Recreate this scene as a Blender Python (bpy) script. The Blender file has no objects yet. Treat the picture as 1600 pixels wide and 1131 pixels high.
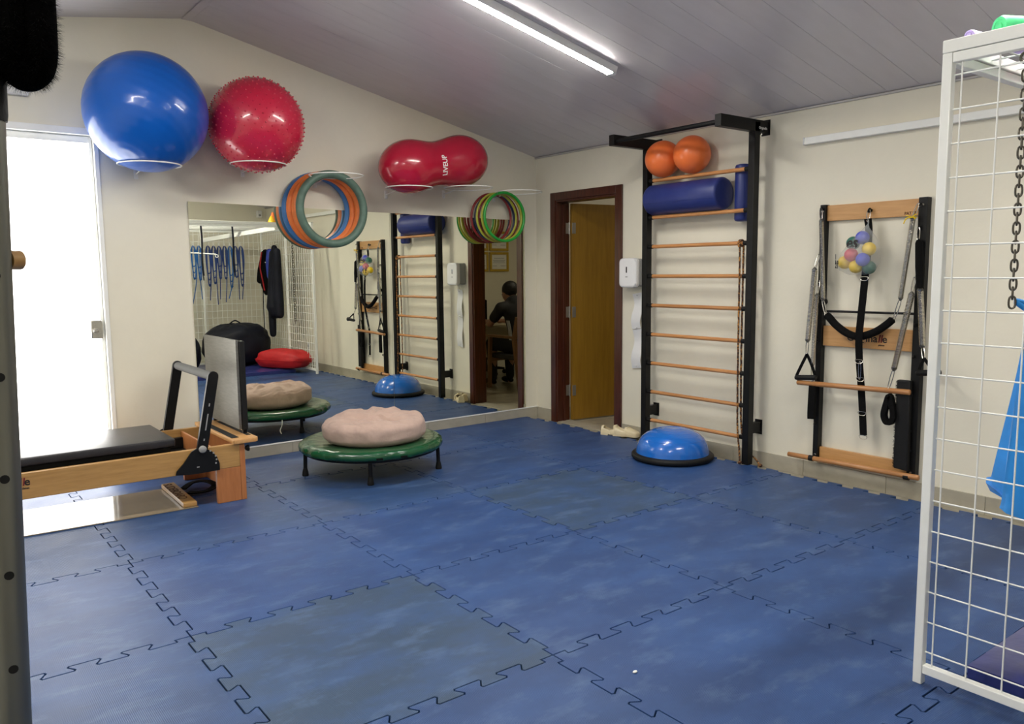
import bpy, bmesh, math, random
from mathutils import Vector, Matrix, noise
random.seed(7)
SC = bpy.context.scene
COL = SC.collection
PI = math.pi

# ------------------------------------------------------------------ camera, world, exposure
def make_camera():
    cd = bpy.data.cameras.new('camera'); cd.sensor_width = 36.0; cd.sensor_fit = 'HORIZONTAL'
    cd.lens = 1246.94 / 1600 * 36.0; cd.clip_start = 0.05; cd.clip_end = 60
    co = bpy.data.objects.new('camera', cd); COL.objects.link(co)
    yaw, pit, roll = 0.65485, 0.11336, -0.01053
    fw = Vector((math.sin(yaw) * math.cos(pit), math.cos(yaw) * math.cos(pit), -math.sin(pit)))
    r = Vector((math.cos(yaw), -math.sin(yaw), 0)); u = r.cross(fw)
    r2 = math.cos(roll) * r + math.sin(roll) * u; u2 = -math.sin(roll) * r + math.cos(roll) * u
    m = Matrix((r2, u2, -fw)).transposed().to_4x4(); m.translation = (-4.8968, -5.9732, 1.3990)
    co.matrix_world = m
    SC.camera = co
make_camera()
W = bpy.data.worlds.new('world'); SC.world = W; W.use_nodes = True
W.node_tree.nodes['Background'].inputs['Color'].default_value = (0.8, 0.88, 1.0, 1)
W.node_tree.nodes['Background'].inputs['Strength'].default_value = 0.4
vs = SC.view_settings
vs.view_transform = 'Standard'; vs.look = 'None'; vs.gamma = 1.0; vs.use_curve_mapping = False
vs.exposure = 1.42
TUBE_POWER = 72.0          # radiance of the fluorescent tubes
DOOR_POWER = 2.4           # daylight coming through the frosted glass door
OFFICE_POWER = 16.0

# ------------------------------------------------------------------ materials
def nd(nt, t, **kw):
    n = nt.nodes.new(t)
    for k, v in kw.items(): setattr(n, k, v)
    return n
def mat(name, col, rough=0.5, metal=0.0, var=0.0, vscale=4.0, bump=0.0, bscale=60.0, stretch=(1, 1, 1), coat=0.0,
        col2=None, emit=None, alpha=1.0, trans=0.0, spec=0.5, sheen=0.0, contrast=(0.35, 0.65), subs=0.0, rand=0.0, rvar=0.0):
    m = bpy.data.materials.new(name); m.use_nodes = True; nt = m.node_tree
    b = nt.nodes['Principled BSDF']; I = b.inputs
    I['Base Color'].default_value = (*col, 1); I['Roughness'].default_value = rough; I['Metallic'].default_value = metal
    I['Specular IOR Level'].default_value = spec
    if coat: I['Coat Weight'].default_value = coat; I['Coat Roughness'].default_value = 0.06
    if sheen: I['Sheen Weight'].default_value = sheen
    if alpha < 1: I['Alpha'].default_value = alpha
    if trans: I['Transmission Weight'].default_value = trans
    if emit: I['Emission Color'].default_value = (*emit[0], 1); I['Emission Strength'].default_value = emit[1]
    tc = nd(nt, 'ShaderNodeTexCoord'); mp = nd(nt, 'ShaderNodeMapping'); mp.inputs['Scale'].default_value = stretch
    nt.links.new(tc.outputs['Object'], mp.inputs['Vector'])
    if var or col2:
        nz = nd(nt, 'ShaderNodeTexNoise'); nz.inputs['Scale'].default_value = vscale; nz.inputs['Detail'].default_value = 6
        nz.inputs['Roughness'].default_value = 0.6
        nt.links.new(mp.outputs['Vector'], nz.inputs['Vector'])
        rp = nd(nt, 'ShaderNodeValToRGB'); e = rp.color_ramp.elements
        e[0].position, e[1].position = contrast
        c2 = col2 or tuple(min(1, c * (1 - var)) for c in col)
        c1 = col if col2 else tuple(min(1, c * (1 + var * 0.6)) for c in col)
        e[0].color = (*c1, 1); e[1].color = (*c2, 1)
        nt.links.new(nz.outputs['Fac'], rp.inputs['Fac'])
        out = rp.outputs['Color']
        if rand:
            oi = nd(nt, 'ShaderNodeObjectInfo'); hs = nd(nt, 'ShaderNodeHueSaturation'); mr = nd(nt, 'ShaderNodeMapRange')
            mr.inputs['To Min'].default_value = 1 - rand; mr.inputs['To Max'].default_value = 1 + rand
            nt.links.new(oi.outputs['Random'], mr.inputs['Value']); nt.links.new(mr.outputs['Result'], hs.inputs['Value'])
            nt.links.new(out, hs.inputs['Color']); out = hs.outputs['Color']
        nt.links.new(out, I['Base Color'])
        if rvar:
            m2 = nd(nt, 'ShaderNodeMapRange'); m2.inputs['To Min'].default_value = rough - rvar; m2.inputs['To Max'].default_value = rough + rvar
            nt.links.new(nz.outputs['Fac'], m2.inputs['Value']); nt.links.new(m2.outputs['Result'], I['Roughness'])
    if bump:
        n2 = nd(nt, 'ShaderNodeTexNoise'); n2.inputs['Scale'].default_value = bscale; n2.inputs['Detail'].default_value = 3
        nt.links.new(mp.outputs['Vector'], n2.inputs['Vector'])
        bp = nd(nt, 'ShaderNodeBump'); bp.inputs['Strength'].default_value = bump; bp.inputs['Distance'].default_value = 0.01
        nt.links.new(n2.outputs['Fac'], bp.inputs['Height']); nt.links.new(bp.outputs['Normal'], I['Normal'])
    return m

M = {}
M['wall'] = mat('wall_paint', (0.80, 0.76, 0.625), 0.55, var=0.05, vscale=1.3, bump=0.08, bscale=35)
M['ceil'] = mat('white_plastic_panel', (0.63, 0.60, 0.62), 0.26, spec=0.5, var=0.03, vscale=2, stretch=(0.6, 6, 6), rand=0.02)
M['trim'] = mat('grey_trim', (0.50, 0.48, 0.46), 0.4, var=0.05)
M['tile'] = mat('beige_stone_tile', (0.36, 0.33, 0.25), 0.28, var=0.25, vscale=9, stretch=(1, 1, 4), rand=0.05)
M['tile2'] = mat('skirting_tile', (0.42, 0.39, 0.31), 0.35, var=0.12, vscale=5, stretch=(1, 1, 1.5), rand=0.05)
M['mirror'] = mat('mirror_silver', (0.92, 0.925, 0.80), 0.0, metal=1.0)
M['white_metal'] = mat('white_painted_metal', (0.90, 0.91, 0.87), 0.35, var=0.03, vscale=8)
M['white_plastic'] = mat('white_plastic', (0.82, 0.82, 0.82), 0.3, var=0.02)
M['grey_plastic'] = mat('grey_plastic', (0.30, 0.30, 0.29), 0.4, var=0.04)
M['black_metal'] = mat('black_painted_metal', (0.006, 0.006, 0.006), 0.42, var=0.2, vscale=12, spec=0.25)
M['black_rubber'] = mat('black_rubber', (0.006, 0.006, 0.006), 0.6, spec=0.3, var=0.2, vscale=20, bump=0.1, bscale=120)
M['black_cloth'] = mat('black_webbing', (0.004, 0.004, 0.004), 0.9, var=0.3, vscale=60, bump=0.3, bscale=300, spec=0.15)
M['black_leather'] = mat('black_leatherette', (0.022, 0.021, 0.024), 0.34, var=0.25, vscale=14, bump=0.12, bscale=160)
M['chrome'] = mat('chrome', (0.62, 0.60, 0.55), 0.22, metal=1.0, var=0.1, vscale=30)
M['steel'] = mat('brushed_steel', (0.17, 0.165, 0.145), 0.42, metal=0.6, var=0.15, vscale=10, stretch=(1, 1, 12))
M['spring_steel'] = mat('spring_steel', (0.70, 0.67, 0.58), 0.17, metal=1.0, var=0.1, vscale=30)
M['grip_grey'] = mat('grey_grip_foam', (0.10, 0.10, 0.095), 0.7, var=0.08, spec=0.2)
M['alu'] = mat('aluminium_tube', (0.19, 0.19, 0.165), 0.38, metal=0.85, var=0.12, vscale=6, stretch=(1, 1, 0.3))
M['oak'] = mat('pale_oak', (0.50, 0.285, 0.095), 0.38, col2=(0.36, 0.19, 0.055), vscale=5, stretch=(1.2, 12, 14), contrast=(0.3, 0.75), bump=0.05, bscale=40, coat=0.15)
M['oak_y'] = mat('warm_oak', (0.62, 0.34, 0.13), 0.38, col2=(0.50, 0.26, 0.09), vscale=5, stretch=(12, 1.0, 14), contrast=(0.3, 0.75), bump=0.05, bscale=40, coat=0.15)
M['cherry'] = mat('reddish_wood', (0.48, 0.185, 0.06), 0.36, col2=(0.36, 0.125, 0.035), vscale=5, stretch=(10, 10, 1.0), contrast=(0.3, 0.75), coat=0.2)
M['rung'] = mat('varnished_rung_wood', (0.58, 0.275, 0.10), 0.34, col2=(0.44, 0.19, 0.06), vscale=6, stretch=(14, 1.0, 14), coat=0.25, rand=0.12)
M['mahogany'] = mat('dark_mahogany', (0.085, 0.020, 0.009), 0.30, col2=(0.045, 0.010, 0.005), vscale=5, stretch=(10, 10, 0.8), coat=0.3)
M['door_wood'] = mat('honey_door_veneer', (0.30, 0.160, 0.016), 0.36, col2=(0.235, 0.12, 0.010), vscale=4, stretch=(7, 7, 0.6), coat=0.15)
M['hinge'] = mat('hinge_steel', (0.45, 0.43, 0.38), 0.35, metal=0.8, var=0.1)
M['blue_ball'] = mat('pearly_blue_vinyl', (0.002, 0.090, 0.44), 0.28, var=0.08, vscale=2, coat=0.30, spec=0.35)
M['red_ball'] = mat('red_vinyl', (0.55, 0.014, 0.050), 0.27, var=0.06, vscale=3, coat=0.5)
M['peanut'] = mat('crimson_vinyl', (0.40, 0.008, 0.032), 0.22, var=0.08, vscale=3, coat=0.4)
M['orange_ball'] = mat('orange_vinyl', (0.95, 0.20, 0.045), 0.33, var=0.05, vscale=3, coat=0.15)
M['ring'] = mat('white_wire', (0.85, 0.85, 0.80), 0.3, var=0.02)
M['hoop_green'] = mat('sage_foam_tube', (0.095, 0.165, 0.125), 0.5, var=0.15, vscale=20)
M['hoop_orange'] = mat('orange_foam_tube', (0.82, 0.21, 0.045), 0.45, var=0.1, vscale=20)
M['hoop_blue'] = mat('blue_foam_tube', (0.055, 0.20, 0.50), 0.45, var=0.1, vscale=20)
M['h_green'] = mat('bright_green_plastic', (0.02, 0.36, 0.045), 0.3, var=0.08)
M['h_lime'] = mat('lime_plastic', (0.45, 0.46, 0.05), 0.3, var=0.08)
M['h_olive'] = mat('olive_plastic', (0.28, 0.22, 0.035), 0.3, var=0.1)
M['h_red'] = mat('dark_red_plastic', (0.25, 0.02, 0.02), 0.3, var=0.1)
M['h_navy'] = mat('navy_plastic', (0.03, 0.06, 0.14), 0.3, var=0.1)
M['navy_vinyl'] = mat('navy_vinyl', (0.016, 0.030, 0.17), 0.45, var=0.2, vscale=7, col2=(0.03, 0.045, 0.20), contrast=(0.45, 0.8), bump=0.05, bscale=30)
M['bosu_blue'] = mat('sky_blue_dome', (0.004, 0.14, 0.58), 0.25, var=0.05, coat=0.6)
M['green_vinyl'] = mat('green_vinyl', (0.006, 0.075, 0.026), 0.20, var=0.15, vscale=8, coat=0.35, bump=0.45, bscale=24)
M['taupe_cloth'] = mat('taupe_cotton', (0.50, 0.36, 0.30), 0.9, var=0.10, vscale=9, bump=1.0, bscale=13, sheen=0.1)
M['cream_leather'] = mat('cream_leather', (0.78, 0.67, 0.44), 0.42, var=0.06, vscale=12)
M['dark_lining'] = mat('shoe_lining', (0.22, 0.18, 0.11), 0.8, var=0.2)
M['paper'] = mat('white_paper', (0.84, 0.84, 0.80), 0.6, var=0.02)
M['ink'] = mat('black_ink', (0.01, 0.008, 0.008), 0.6)
M['ink_red'] = mat('dark_red_ink', (0.16, 0.008, 0.01), 0.6)
M['ink_brown'] = mat('burnt_engraving', (0.10, 0.035, 0.008), 0.8)
M['ink_white'] = mat('white_print', (0.9, 0.88, 0.86), 0.5)
M['slide'] = mat('glossy_slide_sheet', (0.26, 0.205, 0.135), 0.10, var=0.06, vscale=2, spec=0.35)
M['bag'] = mat('clear_bag', (0.80, 0.83, 0.80), 0.22, alpha=0.21, bump=0.6, bscale=22)
M['b_blue'] = mat('periwinkle_ball', (0.06, 0.08, 0.58), 0.4, var=0.08)
M['b_yellow'] = mat('yellow_ball', (0.90, 0.62, 0.0), 0.4, var=0.05)
M['b_red'] = mat('raspberry_ball', (0.62, 0.03, 0.08), 0.4, var=0.06)
M['b_green'] = mat('dark_teal_ball', (0.03, 0.15, 0.11), 0.4, var=0.06)
M['rope_dark'] = mat('dark_braided_rope', (0.05, 0.02, 0.012), 0.8, col2=(0.55, 0.25, 0.05), vscale=70, contrast=(0.5, 0.6))
M['cyan_cloth'] = mat('bright_blue_fabric', (0.005, 0.25, 0.72), 0.55, var=0.15, vscale=6, sheen=0.2)
M['violet_vinyl'] = mat('violet_blue_vinyl', (0.035, 0.045, 0.20), 0.28, var=0.2, vscale=7, bump=0.35, bscale=9, coat=0.2)
M['navy_cloth'] = mat('navy_black_nylon', (0.006, 0.007, 0.014), 0.6, spec=0.2, var=0.3, vscale=8, bump=0.3, bscale=14)
M['red_cloth'] = mat('bright_red_cloth', (0.50, 0.008, 0.012), 0.6, var=0.15, vscale=8, bump=0.2, bscale=18)
M['blue_tubing'] = mat('blue_rubber_tubing', (0.012, 0.045, 0.20), 0.4, var=0.2, vscale=20)
M['blue_tubing2'] = mat('bright_blue_rubber_tubing', (0.01, 0.11, 0.36), 0.4, var=0.2, vscale=20)
M['chain'] = mat('worn_chain_steel', (0.12, 0.11, 0.09), 0.4, metal=0.9, var=0.2, vscale=30)
M['foam_green'] = mat('mint_green_foam', (0.10, 0.78, 0.30), 0.6, var=0.1, vscale=20)
M['foam_lilac'] = mat('lilac_foam', (0.48, 0.38, 0.72), 0.6, var=0.08)
M['foam_magenta'] = mat('magenta_foam', (0.50, 0.02, 0.16), 0.55, var=0.08)
M['foam_blue'] = mat('royal_blue_foam', (0.03, 0.06, 0.42), 0.55, var=0.08)
M['cone_yellow'] = mat('yellow_cone_plastic', (0.90, 0.56, 0.02), 0.45, var=0.05)
M['cone_orange'] = mat('orange_cone_plastic', (0.90, 0.22, 0.06), 0.45, var=0.05)
M['skin'] = mat('skin', (0.42, 0.22, 0.14), 0.5, var=0.06)
M['hair'] = mat('black_hair', (0.006, 0.005, 0.005), 0.5, var=0.3, vscale=60, bump=0.5, bscale=120)
M['tee'] = mat('black_jersey', (0.010, 0.010, 0.013), 0.75, var=0.2)
M['stripe'] = mat('white_stripe', (0.7, 0.7, 0.7), 0.7)
M['fleece'] = mat('black_fleece', (0.002, 0.002, 0.002), 1.0, var=0.4, vscale=60, spec=0.05)
M['gold_frame'] = mat('yellow_gilt_frame', (0.55, 0.36, 0.03), 0.4, var=0.1)
M['brown_box'] = mat('brown_panel', (0.20, 0.10, 0.045), 0.5, var=0.15, vscale=5)
M['desk'] = mat('pale_desk_laminate', (0.55, 0.47, 0.30), 0.4, var=0.05)
M['chair_wood'] = mat('chair_wood', (0.22, 0.105, 0.035), 0.4, var=0.2, stretch=(6, 6, 1))
M['tube'] = mat('lit_fluorescent_tube', (0.9, 0.9, 0.9), 0.4, emit=((1.0, 0.965, 0.90), TUBE_POWER))
M['door_glass'] = mat('sunlit_frosted_glass', (0.9, 0.9, 0.86), 0.35, emit=((1.0, 0.985, 0.95), DOOR_POWER))
M['office_lamp'] = mat('lit_office_lamp', (0.9, 0.9, 0.9), 0.4, emit=((1.0, 0.90, 0.74), OFFICE_POWER))
M['holes'] = mat('dark_hole', (0.004, 0.004, 0.004), 0.9)

def floor_mat_material():
    m = bpy.data.materials.new('worn_blue_foam'); m.use_nodes = True; nt = m.node_tree; L = nt.links.new
    b = nt.nodes['Principled BSDF']; I = b.inputs
    geo = nd(nt, 'ShaderNodeNewGeometry'); oi = nd(nt, 'ShaderNodeObjectInfo')
    def noi(scale, detail, stretch=(1, 1, 1)):
        mp = nd(nt, 'ShaderNodeMapping'); mp.inputs['Scale'].default_value = stretch
        L(geo.outputs['Position'], mp.inputs['Vector'])
        n = nd(nt, 'ShaderNodeTexNoise'); n.inputs['Scale'].default_value = scale; n.inputs['Detail'].default_value = detail
        n.inputs['Roughness'].default_value = 0.65
        L(mp.outputs['Vector'], n.inputs['Vector']); return n.outputs['Fac']
    def ramp(fac, a, b_, ca, cb):
        r = nd(nt, 'ShaderNodeValToRGB'); e = r.color_ramp.elements; e[0].position = a; e[1].position = b_
        e[0].color = (*ca, 1); e[1].color = (*cb, 1); L(fac, r.inputs['Fac']); return r.outputs['Color']
    def mix(f, a, b_, mode='MIX'):
        x = nd(nt, 'ShaderNodeMix', data_type='RGBA', blend_type=mode)
        if hasattr(f, 'links'): L(f, x.inputs['Factor'])
        else: x.inputs['Factor'].default_value = f
        for s, v in (('A', a), ('B', b_)):
            t = [i for i in x.inputs if i.name == s and i.type == 'RGBA'][0]
            if isinstance(v, tuple): t.default_value = (*v, 1)
            else: L(v, t)
        return [o for o in x.outputs if o.type == 'RGBA'][0]
    blue = (0.016, 0.054, 0.180); grey = (0.034, 0.068, 0.120)
    sp_ = nd(nt, 'ShaderNodeSeparateColor'); L(oi.outputs['Color'], sp_.inputs['Color']); c = mix(sp_.outputs['Red'], blue, grey)
    wear = ramp(noi(2.2, 8, (1, 1.6, 1)), 0.42, 0.68, (0, 0, 0), (1, 1, 1))
    sc = nd(nt, 'ShaderNodeMath', operation='MULTIPLY'); L(wear, sc.inputs[0]); sc.inputs[1].default_value = 0.55
    c = mix(sc.outputs[0], c, (0.034, 0.098, 0.285))
    scuff = ramp(noi(6, 12, (0.75, 1.5, 1)), 0.52, 0.74, (0, 0, 0), (1, 1, 1))
    s2 = nd(nt, 'ShaderNodeMath', operation='MULTIPLY'); L(scuff, s2.inputs[0]); s2.inputs[1].default_value = 0.75
    c = mix(s2.outputs[0], c, (0.085, 0.150, 0.290))
    L(c, I['Base Color'])
    I['Roughness'].default_value = 0.46; I['Specular IOR Level'].default_value = 0.45
    ro = nd(nt, 'ShaderNodeMapRange'); ro.inputs['To Min'].default_value = 0.38; ro.inputs['To Max'].default_value = 0.55
    L(noi(5, 6), ro.inputs['Value']); L(ro.outputs['Result'], I['Roughness'])
    wv = nd(nt, 'ShaderNodeTexWave'); wv.inputs['Scale'].default_value = 55; wv.bands_direction = 'X'
    wv2 = nd(nt, 'ShaderNodeTexWave'); wv2.inputs['Scale'].default_value = 55; wv2.bands_direction = 'Y'
    L(geo.outputs['Position'], wv.inputs['Vector']); L(geo.outputs['Position'], wv2.inputs['Vector'])
    ad = nd(nt, 'ShaderNodeMath', operation='ADD'); L(wv.outputs['Fac'], ad.inputs[0]); L(wv2.outputs['Fac'], ad.inputs[1])
    bp = nd(nt, 'ShaderNodeBump'); bp.inputs['Strength'].default_value = 0.22; bp.inputs['Distance'].default_value = 0.002
    L(ad.outputs[0], bp.inputs['Height']); L(bp.outputs['Normal'], I['Normal'])
    return m
M['foam_mat'] = floor_mat_material()

# ------------------------------------------------------------------ mesh building
def V(*a): return Vector(a if len(a) > 1 else a[0])
class MB:
    def __init__(s): s.bm = bmesh.new(); s.flat = False
    def _add(s, vs, fs):
        b = [s.bm.verts.new(v) for v in vs]
        for f in fs:
            try: s.bm.faces.new([b[i] for i in f])
            except ValueError: pass
        return b
    def box(s, x0, x1, y0, y1, z0, z1, bev=0.0, mtx=None, seg=2):
        t = bmesh.new()
        vs = [t.verts.new((x, y, z)) for x in (x0, x1) for y in (y0, y1) for z in (z0, z1)]
        for f in ((0, 1, 3, 2), (4, 6, 7, 5), (0, 4, 5, 1), (2, 3, 7, 6), (0, 2, 6, 4), (1, 5, 7, 3)): t.faces.new([vs[i] for i in f])
        bmesh.ops.recalc_face_normals(t, faces=t.faces)
        if bev: s.flat = True
        if bev: bmesh.ops.bevel(t, geom=list(t.edges), offset=bev, segments=seg, affect='EDGES', profile=0.5)
        s.merge(t, mtx); return s
    def merge(s, t, mtx=None):
        mp = {}
        for v in t.verts: mp[v] = s.bm.verts.new(mtx @ v.co if mtx else v.co)
        for f in t.faces: s.bm.faces.new([mp[v] for v in f.verts])
        t.free()
    def tube(s, pts, r, n=10, closed=False, prof=None, up=None, cap=True):
        pts = [Vector(p) for p in pts]; N = len(pts)
        rs = r if isinstance(r, (list, tuple)) else [r] * N
        if prof is None: prof = [(math.cos(2 * PI * i / n), math.sin(2 * PI * i / n)) for i in range(n)]
        n = len(prof); rings = []; nrm = None
        for i in range(N):
            if closed: t = pts[(i + 1) % N] - pts[i - 1]
            else: t = pts[min(i + 1, N - 1)] - pts[max(i - 1, 0)]
            t.normalize()
            if up is not None: nrm = Vector(up)
            elif nrm is None: nrm = Vector((0, 0, 1)) if abs(t.z) < 0.9 else Vector((1, 0, 0))
            nrm = (nrm - t * nrm.dot(t)); nrm.normalize()
            bi = t.cross(nrm)
            rings.append([s.bm.verts.new(pts[i] + (nrm * a + bi * b) * rs[i]) for a, b in prof])
        for i in range(N if closed else N - 1):
            A, B = rings[i], rings[(i + 1) % N]
            for k in range(n): s.bm.faces.new((A[k], A[(k + 1) % n], B[(k + 1) % n], B[k]))
        if cap and not closed:
            s.bm.faces.new(rings[0][::-1]); s.bm.faces.new(rings[-1])
        return s
    def cyl(s, p0, p1, r0, r1=None, n=16): return s.tube([p0, p1], [r0, r0 if r1 is None else r1], n)
    def ribbon(s, pts, w, th, up): 
        return s.tube(pts, 1.0, prof=[(-th, -w), (th, -w), (th, w), (-th, w)], up=up)
    def torus(s, c, R, r, axis, n=48, m=10, start=None):
        axis = Vector(axis).normalized(); a = axis.orthogonal().normalized(); b = axis.cross(a)
        return s.tube([Vector(c) + (a * math.cos(2 * PI * i / n) + b * math.sin(2 * PI * i / n)) * R for i in range(n)], r, m, closed=True)
    def lathe(s, prof, c=(0, 0, 0), n=32, mtx=None, fn=None):
        c = Vector(c); rings = []
        for r, z in prof:
            if r < 1e-6: rings.append([s.bm.verts.new((mtx @ V(0, 0, z) if mtx else V(0, 0, z)) + c)])
            else:
                ring = []
                for i in range(n):
                    a = 2 * PI * i / n; p = V(r * math.cos(a), r * math.sin(a), z)
                    if fn: p = fn(p, a)
                    ring.append(s.bm.verts.new((mtx @ p if mtx else p) + c))
                rings.append(ring)
        for A, B in zip(rings, rings[1:]):
            for i in range(n):
                j = (i + 1) % n
                if len(A) == 1: f = (A[0], B[i], B[j])
                elif len(B) == 1: f = (A[i], B[0], A[j])
                else: f = (A[i], B[i], B[j], A[j])
                s.bm.faces.new(f)
        return s
    def sphere(s, c, r, nu=24, nv=16, sc=(1, 1, 1), fn=None, mtx=None):
        c = Vector(c); S = []
        def P(th, ph):
            p = V(math.sin(th) * math.cos(ph), math.sin(th) * math.sin(ph), math.cos(th))
            if fn: p = fn(p)
            p = V(p.x * r * sc[0], p.y * r * sc[1], p.z * r * sc[2])
            return (mtx @ p if mtx else p) + c
        top = s.bm.verts.new(P(0, 0)); bot = s.bm.verts.new(P(PI, 0))
        R = [[s.bm.verts.new(P(PI * j / nv, 2 * PI * i / nu)) for i in range(nu)] for j in range(1, nv)]
        for i in range(nu):
            k = (i + 1) % nu
            s.bm.faces.new((top, R[0][i], R[0][k])); s.bm.faces.new((bot, R[-1][k], R[-1][i]))
            for j in range(nv - 2): s.bm.faces.new((R[j][i], R[j + 1][i], R[j + 1][k], R[j][k]))
        return s
    def prism(s, pts, off, bev=0.0):
        t = bmesh.new(); off = Vector(off)
        a = [t.verts.new(Vector(p)) for p in pts]; b = [t.verts.new(Vector(p) + off) for p in pts]; n = len(pts)
        t.faces.new(a[::-1]); t.faces.new(b)
        for i in range(n): t.faces.new((a[i], a[(i + 1) % n], b[(i + 1) % n], b[i]))
        bmesh.ops.recalc_face_normals(t, faces=t.faces)
        if bev: s.flat = True
        if bev: bmesh.ops.bevel(t, geom=list(t.edges), offset=bev, segments=2, affect='EDGES', profile=0.5)
        s.merge(t); return s
    def helix(s, p0, p1, R, wire, pitch, n=10, m=5):
        p0 = Vector(p0); p1 = Vector(p1); d = p1 - p0; Ln = d.length; d.normalize()
        a = d.orthogonal().normalized(); b = d.cross(a); turns = max(2, int(Ln / pitch)); N = turns * n
        return s.tube([p0 + d * (Ln * i / N) + (a * math.cos(2 * PI * i / n) + b * math.sin(2 * PI * i / n)) * R for i in range(N + 1)], wire, m)
    def mesh(s, name, origin, ang=None):
        ang = ang or (20 if s.flat else 52)
        bmesh.ops.recalc_face_normals(s.bm, faces=s.bm.faces)
        me = bpy.data.meshes.new(name)
        if origin is not None: bmesh.ops.translate(s.bm, verts=s.bm.verts, vec=-Vector(origin))
        s.bm.to_mesh(me); s.bm.free()
        me.polygons.foreach_set('use_smooth', [True] * len(me.polygons))
        me.set_sharp_from_angle(angle=math.radians(ang)); me.update()
        return me

ORG = {}
def thing(name, label, cat, loc=(0, 0, 0), group=None):
    o = bpy.data.objects.new(name, None); COL.objects.link(o); o.location = loc; o.empty_display_size = 0.05
    o['label'] = label; o['category'] = cat
    if group: o['group'] = group
    ORG[o.name] = Vector(loc); return o
def part(name, mb, m, parent, label=None, kind=None, ang=None):
    org = ORG[parent.name]; o = bpy.data.objects.new(name, mb.mesh(name, org, ang)); COL.objects.link(o)
    o.parent = parent; ORG[o.name] = org; o.data.materials.append(M[m])
    if label: o['label'] = label
    if kind: o['kind'] = kind
    return o
def solo(name, mb, m, label, cat, loc, group=None, kind=None, ang=None):
    o = bpy.data.objects.new(name, mb.mesh(name, loc, ang)); COL.objects.link(o); o.location = loc
    o.data.materials.append(M[m]); o['label'] = label; o['category'] = cat
    if group: o['group'] = group
    if kind: o['kind'] = kind
    ORG[o.name] = Vector(loc); return o
def struct(name, mb, m, parent=None, ang=None):
    o = bpy.data.objects.new(name, mb.mesh(name, None, ang)); COL.objects.link(o); o.data.materials.append(M[m]); ORG[o.name] = Vector((0, 0, 0))
    if parent: o.parent = parent
    else: o['kind'] = 'structure'
    return o
def piece(name, me, parent, loc, m=None):
    o = bpy.data.objects.new(name, me); COL.objects.link(o); o.parent = parent; o.location = loc; ORG[o.name] = ORG[parent.name]
    return o
def text_part(name, s, size, org, xd, yd, m, parent, bold=0.0, fn=None, label=None, shear=0.0):
    cu = bpy.data.curves.new(name, 'FONT'); cu.body = s; cu.size = size; cu.extrude = 0.0006; cu.offset = bold; cu.shear = shear
    cu.resolution_u = 3
    t = bpy.data.objects.new(name, cu); me = bpy.data.meshes.new_from_object(t); bpy.data.objects.remove(t)
    xd = Vector(xd).normalized(); yd = Vector(yd).normalized(); zd = xd.cross(yd); o0 = Vector(org); base = ORG[parent.name]
    for v in me.vertices:
        p = fn(v.co) if fn else o0 + xd * v.co.x + yd * v.co.y + zd * v.co.z
        v.co = p - base
    me.materials.clear(); me.materials.append(M[m])
    o = bpy.data.objects.new(name, me); COL.objects.link(o); o.parent = parent; ORG[o.name] = base
    if label: o['label'] = label
    return o
def dup(root, loc, label=None):
    c = root.copy(); COL.objects.link(c); c.location = loc; ORG[c.name] = Vector(loc)
    if label: c['label'] = label
    for ch in root.children:
        d = ch.copy(); COL.objects.link(d); d.parent = c; ORG[d.name] = Vector(loc)
        for g in ch.children:
            e = g.copy(); COL.objects.link(e); e.parent = d; ORG[e.name] = Vector(loc)
    return c
def curve(pts, k=6, closed=False):
    """Catmull-Rom through pts"""
    P = [Vector(p) for p in pts]; out = []; n = len(P)
    rng = range(n if closed else n - 1)
    for i in rng:
        if closed: a, b, c, d = P[i - 1], P[i], P[(i + 1) % n], P[(i + 2) % n]
        else: a, b, c, d = P[max(i - 1, 0)], P[i], P[i + 1], P[min(i + 2, n - 1)]
        for j in range(k):
            t = j / k
            out.append(0.5 * ((2 * b) + (c - a) * t + (2 * a - 5 * b + 4 * c - d) * t * t + (3 * b - a - 3 * c + d) * t ** 3))
    if not closed: out.append(P[-1])
    return out

# ------------------------------------------------------------------ the room
XL, YF, RX, RZ, CZ = -6.12, -7.0, -3.15, 3.1713, 2.461
SL = 0.2255; SLL = 0.16
def zc(x): return CZ - SL * x if x > RX else RZ - SLL * (RX - x)

DW0, DW1, DWT = -4.80, -3.76, 2.36        # white door opening (x) and its top
b = MB()
b.prism([(XL - .15, 0, -.03), (DW0, 0, -.03), (DW0, 0, zc(DW0)), (XL - .15, 0, zc(XL - .15))], (0, .15, 0))
b.prism([(DW0, 0, DWT), (DW1, 0, DWT), (DW1, 0, zc(DW1)), (DW0, 0, zc(DW0))], (0, .15, 0))
b.prism([(DW1, 0, -.03), (.13, 0, -.03), (.13, 0, zc(0)), (0, 0, zc(0)), (RX, 0, RZ), (DW1, 0, zc(DW1))], (0, .15, 0))
struct('wall_back', b, 'wall')
OY0, OY1, OZT = -1.085, -0.295, 2.045
b = MB()
b.box(0, .13, OY1, 0, -.03, CZ); b.box(0, .13, YF - .15, OY0, -.03, CZ); b.box(0, .13, OY0, OY1, OZT, CZ)
struct('wall_right', b, 'wall')
struct('wall_left', MB().box(XL - .15, XL, YF - .15, 0, -.03, 2.72), 'wall')
b = MB(); b.prism([(XL, YF, -.03), (0, YF, -.03), (0, YF, CZ), (RX, YF, RZ), (XL, YF, zc(XL))], (0, -.15, 0))
struct('wall_front', b, 'wall')
floor = struct('floor', MB().box(XL - .15, 4.3, YF - .15, .4, -.09, -.03), 'tile')
b = MB()
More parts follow.
